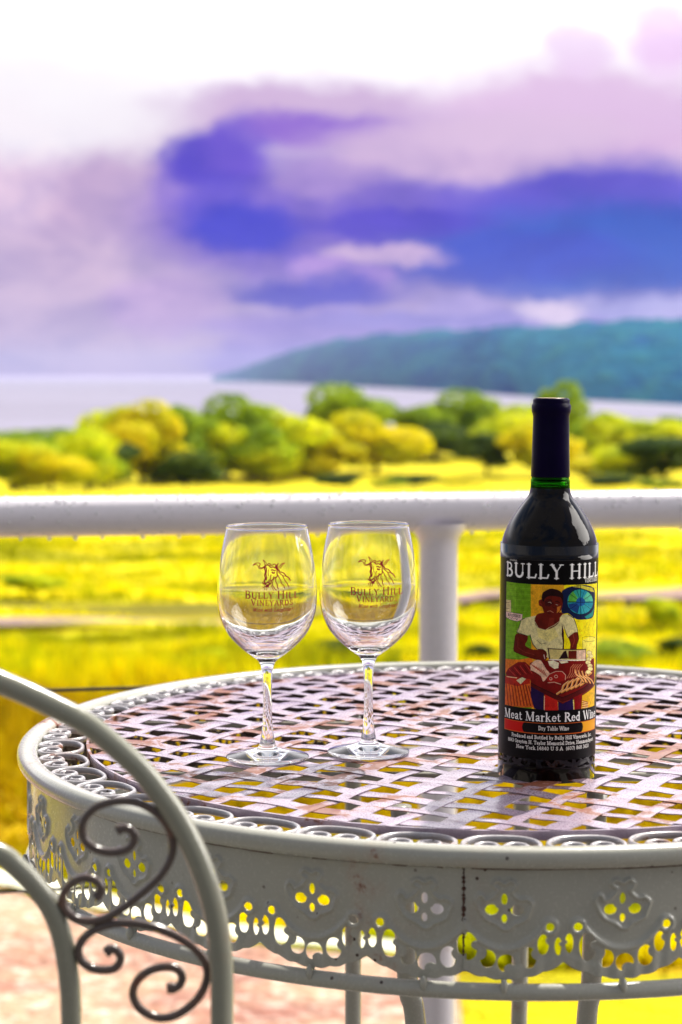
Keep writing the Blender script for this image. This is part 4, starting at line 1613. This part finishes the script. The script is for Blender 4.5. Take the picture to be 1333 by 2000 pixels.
stroke(ell(722, 1330, 20, 18), .9, (240, 200, 170))
stroke(ell(655, 1362, 16, 16), .9, (240, 200, 170))
stroke([(620, 1415), (700, 1405), (780, 1430)], 1.2, (220, 180, 150))
# roll of fat at the right
for k in range(7):
    fill(ell(1150 + 18 * math.sin(k * 1.7), 1010 + k * 42, 34, 28), (240, 226, 150))
    stroke(ell(1150 + 18 * math.sin(k * 1.7), 1010 + k * 42, 34, 28), .7, (150, 60, 30))
# cut meat and chopping stump at the left
fill([(75, 1300), (110, 1240), (240, 1150), (330, 1150), (400, 1210), (400, 1380), (250, 1400), (90, 1370)], (128, 18, 16))
for k in range(7):
    stroke([(120 + k * 36, 1250 - k * 12), (200 + k * 36, 1330 - k * 6)], 1.6, (70, 8, 10) if k % 2 else (196, 60, 50))
fill([(68, 1340), (160, 1380), (395, 1380), (410, 1560), (445, 1745), (300, 1748), (60, 1715)], (214, 96, 30))
fill([(68, 1330), (200, 1350), (390, 1370), (390, 1430), (230, 1470), (70, 1430)], (180, 40, 22))
for k in range(9):
    x0 = 84 + k * 36
    stroke([(x0, 1440 + (k % 3) * 14), (x0 + 10 + k * 2, 1560), (x0 + 24 + k * 5, 1720)], 2.0, (112, 16, 14))
fill([(215, 1392), (290, 1350), (338, 1372), (310, 1400), (270, 1442)], (224, 220, 170))
stroke([(90, 1345), (220, 1360)], 1.5, (230, 200, 150))
# apron and trousers
fill([(400, 1470), (570, 1560), (565, 1775), (445, 1760), (400, 1600)], (34, 10, 66))
fill([(580, 1570), (740, 1650), (748, 1780), (570, 1780)], (196, 30, 22))
fill([(748, 1660), (806, 1690), (935, 1610), (945, 1780), (748, 1780)], (34, 10, 70))
fill([(948, 1600), (1060, 1540), (1045, 1770), (955, 1780)], (134, 8, 14))
stroke([(575, 1600), (572, 1775)], .9, (230, 200, 180))
stroke([(942, 1640), (948, 1775)], .9, (230, 200, 180))
for k in range(5):
    stroke([(1060, 1640 + k * 26), (1135, 1660 + k * 20)], 1.6, (180, 40, 20))
    stroke([(1060, 1652 + k * 26), (1130, 1668 + k * 20)], 1.0, (250, 230, 160))
stroke([(1215, 1500), (1150, 1700)], .7, (120, 70, 20))
# brush texture of the painting
nz = rng.normal(size=IMG.shape[:2])
for _ in range(3):
    nz = (nz + np.roll(nz, 1, 0) + np.roll(nz, -1, 0) + np.roll(nz, 1, 1)) / 2.6
nz2 = np.kron(rng.normal(size=(IMG.shape[0] // 12 + 1, IMG.shape[1] // 9 + 1)), np.ones((12, 9)))[:IMG.shape[0], :IMG.shape[1]]
for _ in range(5):
    nz2 = (nz2 + np.roll(nz2, 2, 0) + np.roll(nz2, -2, 0) + np.roll(nz2, 2, 1) + np.roll(nz2, -2, 1)) / 4.2
IMG *= np.clip(1.04 + 0.09 * nz / nz.std() + 0.09 * nz2 / nz2.std(), .6, 1.5)[..., None]
# black mask round the painting, straight edges
def rect(s0, s1, t0, t1, c):
    fill([(s0, t0), (s1, t0), (s1, t1), (s0, t1)], c, None)


sl, sr = st(992, 1250)[0], st(1166.5, 1250)[0]
ptop, pbot = st(1076, 1140)[1], st(1073, 1386.5)[1]
blk = (4, 1, 3)
rect(-200, sl, LT0, LT1, blk)
rect(sr, 200, LT0, LT1, blk)
rect(-200, 200, LT0 - 2, ptop, blk)
rect(-200, 200, pbot, LT1 + 2, blk)
# lettering
t = st(1076, 1127.5)[1]
write('BULLY HILL', sl - 2, sr + 5, t, 26.5, (255, 254, 250))
for k in range(5):
    stroke([(sl + 10 + k * 4, t - 30), (sl + 12 + k * 4, t - 32.5), (sl + 14 + k * 4, t - 30)], 1.0, (190, 188, 180), None)
stroke([(-150, t - 34.5), (150, t - 34.5)], .8, (90, 84, 84), None)
write('VINEYARDS', sr - 50, sr + 1, t + 9.2, 7.4, (232, 230, 220))
t = st(1073, 1409)[1]
write('Meat Market Red Wine', sl - 1, sr + 1, t, 16.5, (255, 254, 250))
b0, b1 = t + 3.2, t + 24.5
rect(sl - 1, sr, b0, b1, (214, 96, 30))
rect(sl + .5, sl + 60, b0 + 1.2, b1 - 1.2, (206, 24, 16))
rect(sr - 62, sr - 1, b0 + 1.2, b1 - 1.2, (238, 166, 30))
pc = (b0 + b1) / 2
pl, pr_ = sl + 47, sr - 49
ph = (b1 - b0) / 2 - 1.2
pill = [(pl + 6 - 6 * math.sin(R(a)), pc - ph * math.cos(R(a))) for a in range(0, 181, 15)] + [(pr_ - 6 + 6 * math.sin(R(a)), pc + ph * math.cos(R(a))) for a in range(0, 181, 15)]
fill(pill, (6, 2, 6), None)
write('Dry Table Wine', (pl + pr_) / 2 - 30, (pl + pr_) / 2 + 30, pc + 3.2, 7.6, (240, 238, 230))
write('Produced and Bottled by Bully Hill Vineyards, Inc.', sl + 22, sr - 20, b1 + 10, 6.6, (250, 248, 240), bold=.95)
write('8843 Greyton H. Taylor Memorial Drive, Hammondsport,', sl + 12, sr - 10, b1 + 20.5, 6.6, (250, 248, 240), bold=.95)
write('New York 14840 U S A  (607) 868 3610', sl + 34, sr - 30, b1 + 31, 6.6, (250, 248, 240), bold=.95)

ang = GS / 95
rl = 95 * MB_ + 0.00018
lx = rl * (bdir.x * np.cos(ang) + bright.x * np.sin(ang))
ly = rl * (bdir.y * np.cos(ang) + bright.y * np.sin(ang))
zz = (1503 - GT) * MB_
# the rows were measured on the camera side, so lower them by the view foreshortening already removed
V = np.stack([lx, ly, zz], -1).reshape(-1, 3)
idx = np.arange(V.shape[0]).reshape(GS.shape)
q = np.stack([idx[:-1, :-1], idx[1:, :-1], idx[1:, 1:], idx[:-1, 1:]], -1).reshape(-1, 4)
me = bpy.data.meshes.new('paper_label')
me.vertices.add(len(V))
me.vertices.foreach_set('co', V.ravel())
me.loops.add(q.size)
me.loops.foreach_set('vertex_index', q.ravel())
me.polygons.add(len(q))
me.polygons.foreach_set('loop_start', np.arange(len(q)) * 4)
me.polygons.foreach_set('use_smooth', [True] * len(q))
me.update()
ca = me.color_attributes.new('ink', 'FLOAT_COLOR', 'POINT')
ca.data.foreach_set('color', np.concatenate([IMG.reshape(-1, 3), np.ones((len(V), 1))], 1).ravel())


def f_label(N, p):
    a = N.n('ShaderNodeVertexColor', layer_name='ink')
    N.put(p.inputs['Base Color'], a.outputs[0])
    p.inputs['Roughness'].default_value = 0.35
    p.inputs['Specular IOR Level'].default_value = 0.12


me.materials.append(mat('printed_label', f_label))
lab = bpy.data.objects.new('paper_label', me)
COL.objects.link(lab)
lab.parent = bottle

# ================================================================== WINE GLASSES
def glass_profile(outer_px, cy, mpp):
    return [(r * mpp, (cy - y) * mpp) for y, r in outer_px]


GOUT = [(1031.0, 78.9), (1045, 81.3), (1060, 84.4), (1082, 88.6), (1105, 92.2), (1128, 95), (1150, 96.6), (1166, 97.0), (1180, 96.4), (1192, 95), (1204, 92.2), (1216, 88.2), (1228, 82.8), (1240, 75.6), (1251, 66.5), (1261, 56.5), (1270, 46.5), (1278, 36.5), (1285, 26.5), (1290, 20), (1295, 16), (1301, 13.4), (1313, 10.9), (1335, 9.2), (1363, 8.6), (1390, 8.8), (1412, 9.7), (1430, 11.2), (1445, 13.2), (1454, 15.2), (1459, 16.8), (1463, 20), (1467, 30), (1471.5, 48), (1475.5, 66), (1478, 77), (1479.3, 80.4), (1480.6, 81), (1481.6, 80)]


def make_glass(base, mpp, label, turn):
    root = empty('wine_glass', (base.x, base.y, 0.0012))
    tag(root, label, 'wine glass', 'pair of printed wine glasses')
    gp = [(p.x, p.y) for p in catmull([(r, y, 0) for y, r in GOUT], 4)]
    prof = [(r * mpp, (1481.6 - y) * mpp) for r, y in gp]
    # inner wall: the wall thickens smoothly towards the bottom of the bowl
    ip = []
    for i in range(1, len(gp) - 1):
        r, y = gp[i]
        if y > 1262.5:
            break
        tx, ty = gp[i + 1][0] - gp[i - 1][0], gp[i + 1][1] - gp[i - 1][1]
        L = math.hypot(tx, ty)
        q = max(0, (y - 1150) / 112.0)
        tk = 2.8 + 5.4 * q ** 1.35
        ip.append((r - tk * ty / L, y + tk * tx / L))
    ip += [(p.x, p.y) for p in catmull([(ip[-1][0], ip[-1][1], 0), (39.5, 1264.0, 0), (27, 1269.3, 0), (13.5, 1272.4, 0), (0, 1273.4, 0)], 5)][1:]
    inner_ = [(max(0, r) * mpp, (1481.6 - y) * mpp) for r, y in ip]
    lip = [(r * mpp, (1481.6 - y) * mpp) for r, y in ((75.9, 1030.2), (76.4, 1029.0), (77.6, 1028.4), (79.0, 1028.8), (79.8, 1030.0))]
    full = list(reversed(inner_)) + lip + prof + [(60 * mpp, .0001), (20 * mpp, .0009), (0, .0012)]
    full.reverse()
    m = MB()
    m.lathe(full, 128)
    m.build('glass_body', M['glass'], root)
    # printed emblem and lettering on the camera side
    d = Vector((-base.x, -base.y, 0)).normalized()
    rt = Vector((-d.y, d.x, 0))
    rows = sorted([(y, r) for r, y in gp if y < 1290])

    def rad(y):
        for (ya, ra), (yb, rb) in zip(rows[:-1], rows[1:]):
            if ya <= y <= yb:
                return ra + (rb - ra) * (y - ya) / max(1e-6, yb - ya)
        return 90
    # sight line is a little above: a mark on the front wall sits lower on the glass than its row says
    mm = MB()
    cnt = [0]

    def put(dx, y):
        yy = y - 95 * (y - HY) / F * .96 + turn[1]
        r = rad(yy) * mpp + .00012 + cnt[0] * 1.2e-7
        a = math.asin(max(-.98, min(.98, dx * mpp / r))) + turn[0]
        p = (d * math.cos(a) + rt * math.sin(a)) * r
        p.z = (1481.6 - yy) * mpp
        return p

    def ribbon(pts, w, taper=False):
        cnt[0] += 1
        pp = [put(x, y) for x, y in pts]
        # resample by inserting midpoints on long pieces
        vs, fs = [], []
        n = len(pts)
        for i in range(n):
            x, y = pts[i]
            ax, ay = pts[max(0, i - 1)]
            bx, by = pts[min(n - 1, i + 1)]
            tx, ty = bx - ax, by - ay
            l = math.hypot(tx, ty) or 1
            ww = w / 2 * (1 if not taper else (1 - .85 * abs(2 * i / (n - 1) - 1) ** 2))
            nx_, ny_ = -ty / l * ww, tx / l * ww
            vs += [put(x + nx_, y + ny_), put(x - nx_, y - ny_)]
        for i in range(n - 1):
            fs.append((2 * i, 2 * i + 1, 2 * i + 3, 2 * i + 2))
        mm.add(vs, fs)

    def dense(pts, step=2.0):
        out = [pts[0]]
        for a, b in zip(pts[:-1], pts[1:]):
            k = max(1, int(math.hypot(b[0] - a[0], b[1] - a[1]) / step))
            out += [(a[0] + (b[0] - a[0]) * i / k, a[1] + (b[1] - a[1]) * i / k) for i in range(1, k + 1)]
        return out

    def words(txt, x0, x1, base_, cap, small=None, slant=0, bold=1.0):
        w, stx = text_strokes(txt, small, slant=slant)
        k = (x1 - x0) / w
        for (sw, pts) in stx:
            ribbon(dense([(x0 + x * k, base_ - y * cap) for x, y in pts]), max(1.0, sw * (k + cap) / 2 * bold))
    words('BULLY HILL', -42.5, 60.5, 1170.8, 15.2, .80)
    words('VINEYARDS', -31, 50, 1184.0, 12.4, .84)
    words('Wine with Laughter!'.replace('L', 'L'), -28, 48, 1195.6, 7.4, None, .35, 1.0)
    # emblem: bull's head, traced at 6.665 per pixel from (420, 1000)
    E = [
        ([(490, 708), (520, 684), (560, 676), (584, 690), (572, 716), (590, 738), (625, 728), (655, 700)], 9),
        ([(490, 708), (530, 698), (556, 712), (568, 742), (596, 752), (640, 730), (660, 712)], 8),
        ([(620, 635), (632, 662), (640, 690), (664, 712)], 7), ([(620, 635), (650, 664), (672, 700), (700, 716)], 7),
        ([(664, 712), (690, 684), (712, 690), (705, 716), (690, 700)], 9),
        ([(700, 716), (720, 734), (742, 726), (770, 738), (790, 726), (800, 700), (814, 682)], 12),
        ([(712, 700), (735, 706), (760, 690), (780, 705), (770, 738)], 10),
        ([(790, 726), (812, 742), (842, 738), (864, 706), (894, 682)], 8),
        ([(800, 716), (826, 722), (848, 700), (866, 684), (894, 682)], 8),
        ([(648, 716), (640, 752), (652, 790), (640, 830), (650, 872), (634, 906), (640, 930)], 15),
        ([(658, 730), (664, 770), (656, 820), (666, 862), (656, 900)], 11),
        ([(720, 772), (738, 764), (762, 776), (780, 770)], 12), ([(730, 790), (746, 806), (770, 800)], 16),
        ([(724, 822), (712, 850), (716, 880), (704, 910), (690, 930)], 8),
        ([(780, 740), (796, 768), (794, 810), (800, 840), (786, 862)], 12),
        ([(786, 862), (760, 870), (744, 894), (724, 900), (720, 930), (706, 950)], 12),
        ([(640, 930), (652, 942), (676, 926), (698, 936), (690, 962), (672, 950)], 14),
        ([(612, 925), (626, 942), (650, 952), (672, 968), (694, 972)], 13),
        ([(632, 964), (648, 984), (660, 966), (668, 990), (682, 970), (690, 992)], 9),
        ([(640, 984), (642, 1004), (632, 1026)], 7), ([(664, 984), (668, 1008), (656, 1024)], 7), ([(610, 978), (624, 990), (614, 1004)], 6),
        ([(800, 752), (830, 790), (880, 810), (910, 850), (940, 870), (966, 912)], 12),
        ([(806, 790), (840, 820), (870, 850), (892, 900), (920, 940), (948, 996)], 8),
        ([(806, 830), (822, 870), (842, 902), (850, 940), (880, 970), (888, 1006)], 8),
        ([(780, 870), (778, 910), (796, 950), (800, 990), (816, 1016)], 9),
        ([(744, 910), (736, 950), (756, 990), (768, 1010), (790, 1028)], 9),
        ([(716, 950), (730, 980), (742, 1006), (752, 1030)], 7),
        ([(780, 700), (800, 750), (830, 776)], 12), ([(824, 800), (860, 836), (904, 852)], 7), ([(690, 760), (682, 800), (692, 846)], 6),
        ([(700, 880), (690, 906), (672, 918)], 7), ([(756, 850), (748, 880), (736, 890)], 9),
    ]
    for pts, w in E:
        sm = catmull([(x / 6.665 - 103.4 + 3.0, y / 6.665 + 1000, 0) for x, y in pts], 4)
        ribbon([(p.x, p.y) for p in sm], max(1.1, w / 6.665 * 1.15))
    mm.build('printed_emblem', M['print'], root, smooth=False)
    return root


gl = at(523, 1481, z=0)
gr = at(720, 1471, z=0)
mpp = (gl.y * math.cos(PITCH) + CAMH * math.sin(PITCH)) / F
make_glass(gl, mpp, 'left wine glass with maroon bull emblem, empty, standing on the woven table top', (0, 0))
make_glass(gr, mpp, 'right wine glass of the two, standing nearest the bottle in front of the rail post', (R(4.5), -1.2))

sun.cycles.is_caustics_light = True
for o in bpy.data.objects:
    if o.name.startswith('glass_body') and o.parent.name.startswith('wine_glass'):
        o.cycles.is_caustics_caster = True
    if o.name.split('.')[0] in ('woven_strips', 'scroll', 'inner_ring'):
        o.cycles.is_caustics_receiver = True

# ================================================================== CHAIR
CY = 1.0
chair = empty('garden_chair', (at(-300, 1500, y=CY).x, CY, FLOOR))
tag(chair, 'white metal garden chair with hooped back and scrollwork darkened by painted shade and rust, close to the camera', 'chair')
CX = chair.location.x


def cp(px, py, dy=0.0):
    p = at(px, py, y=CY + dy)
    return Vector((p.x - CX, p.y - CY, p.z - FLOOR))


def mirror(pts):
    return [Vector((-p.x, p.y, p.z)) for p in reversed(pts)]


# outer hoop, right side measured, left side mirrored
oh = [(-300, 1236), (-220, 1246), (-140, 1270), (-60, 1303), (0, 1332), (50, 1353), (96, 1375), (164, 1410), (220, 1453), (275, 1503), (315, 1552), (347, 1598), (376, 1652), (399, 1708), (417, 1768), (429, 1836), (434, 1910), (434, 2000), (435, 2100), (436, 2300), (432, 2600)]
right = [cp(x, y, 0.0 if y < 1500 else -0.00002 * (y - 1500)) for x, y in oh]
hoop = mirror(right)[:-1] + right
foot = [Vector((right[-1].x + .01, right[-1].y - .03, .25)), Vector((right[-1].x + .02, right[-1].y - .05, .006))]
full = list(reversed([Vector((-p.x, p.y, p.z)) for p in foot])) + hoop + foot
m = MB()
m.tube(catmull(full, 5), 0.0063, 18)
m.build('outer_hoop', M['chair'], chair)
ih = [(-300, 1560), (-200, 1580), (-100, 1628), (0, 1668), (34, 1694), (70, 1731), (100, 1774), (120, 1824), (131, 1880), (138, 1940), (140, 2010), (142, 2120), (142, 2600)]
right = [cp(x, y) for x, y in ih]
m = MB()
m.tube(catmull(mirror(right)[:-1] + right, 5), 0.0058, 16)
m.build('inner_hoop', M['chair'], chair)


def C4(p):
    return cp(p[0] / 2.777, 1280 + p[1] / 2.777, -.002)


S1 = [(636, 950), (664, 938), (706, 946), (732, 985), (712, 1036), (660, 1062), (590, 1068), (520, 1050), (466, 1010), (446, 950), (460, 888), (510, 832), (580, 802), (670, 790), (760, 804), (850, 856), (915, 935), (938, 1020), (928, 1100), (880, 1186), (805, 1262), (720, 1332), (640, 1390), (560, 1430), (480, 1442), (405, 1424), (355, 1376), (340, 1315), (372, 1254), (434, 1212), (500, 1212), (544, 1248), (546, 1292), (518, 1312)]
S2 = [(576, 1612), (610, 1590), (648, 1616), (652, 1662), (620, 1698), (560, 1706), (494, 1694), (442, 1654), (426, 1596), (456, 1534), (520, 1486), (610, 1458), (720, 1454), (830, 1472), (930, 1510), (1020, 1562), (1090, 1626), (1124, 1700), (1118, 1776), (1082, 1850), (1020, 1912), (945, 1955), (870, 1966), (800, 1944), (744, 1896), (722, 1828), (752, 1756), (822, 1706), (908, 1688), (968, 1706), (990, 1752), (964, 1798), (908, 1806)]
for S in (S1, S2):
    pts = [C4(p) for p in S]
    for side in (1, -1):
        m = MB()
        q = catmull([Vector((p.x * side, p.y, p.z)) for p in pts], 6)
        n = len(q)
        m.tube(q, [0.0024 * (1.25 if (i < 5 or i > n - 6) else 1.0) for i in range(n)], 10)
        m.build('scrollwork', M['chair_scroll'], chair)
# seat and front legs (below the picture)
m = MB()
m.tube([(.19 * math.cos(2 * PI * k / 48), 0.20 + .19 * math.sin(2 * PI * k / 48), .44) for k in range(48)], .008, 10, closed=True)
m.build('seat_ring', M['chair'], chair)
m = MB()
for i in range(-5, 6):
    h = math.sqrt(.185 ** 2 - (i * .034) ** 2)
    m.box((0, .20 + i * .034, .441), (2 * h, .018, .0015))
    m.box((i * .034, .20, .4432), (.018, 2 * h, .0015))
m.build('woven_seat', M['chair'], chair, smooth=False)
for sx in (-1, 1):
    m = MB()
    m.tube(catmull([(sx * .13, .33, .44), (sx * .15, .37, .2), (sx * .16, .39, .006)], 6), .0075, 12)
    m.build('front_leg', M['chair'], chair)

# ================================================================== HAZE
hz = MB()
hz.box((0, 10400, 97), (20000, 21000, 266))
f_hz = bpy.data.materials.new('far_haze')
f_hz.use_nodes = True
HN = NT(f_hz.node_tree)
ho = HN.n('ShaderNodeOutputMaterial')
pv = HN.n('ShaderNodeVolumePrincipled')
pv.inputs['Color'].default_value = (0.62, 0.66, 1.0, 1)
pv.inputs['Density'].default_value = 0.00004
pv.inputs['Anisotropy'].default_value = 0.0
HN.t.links.new(pv.outputs[0], ho.inputs['Volume'])
haze = hz.build('haze', f_hz, None, smooth=False)
tag(haze, kind='stuff')
haze['label'] = 'pale bluish haze hanging over the lake and the far hills'
haze['category'] = 'haze'
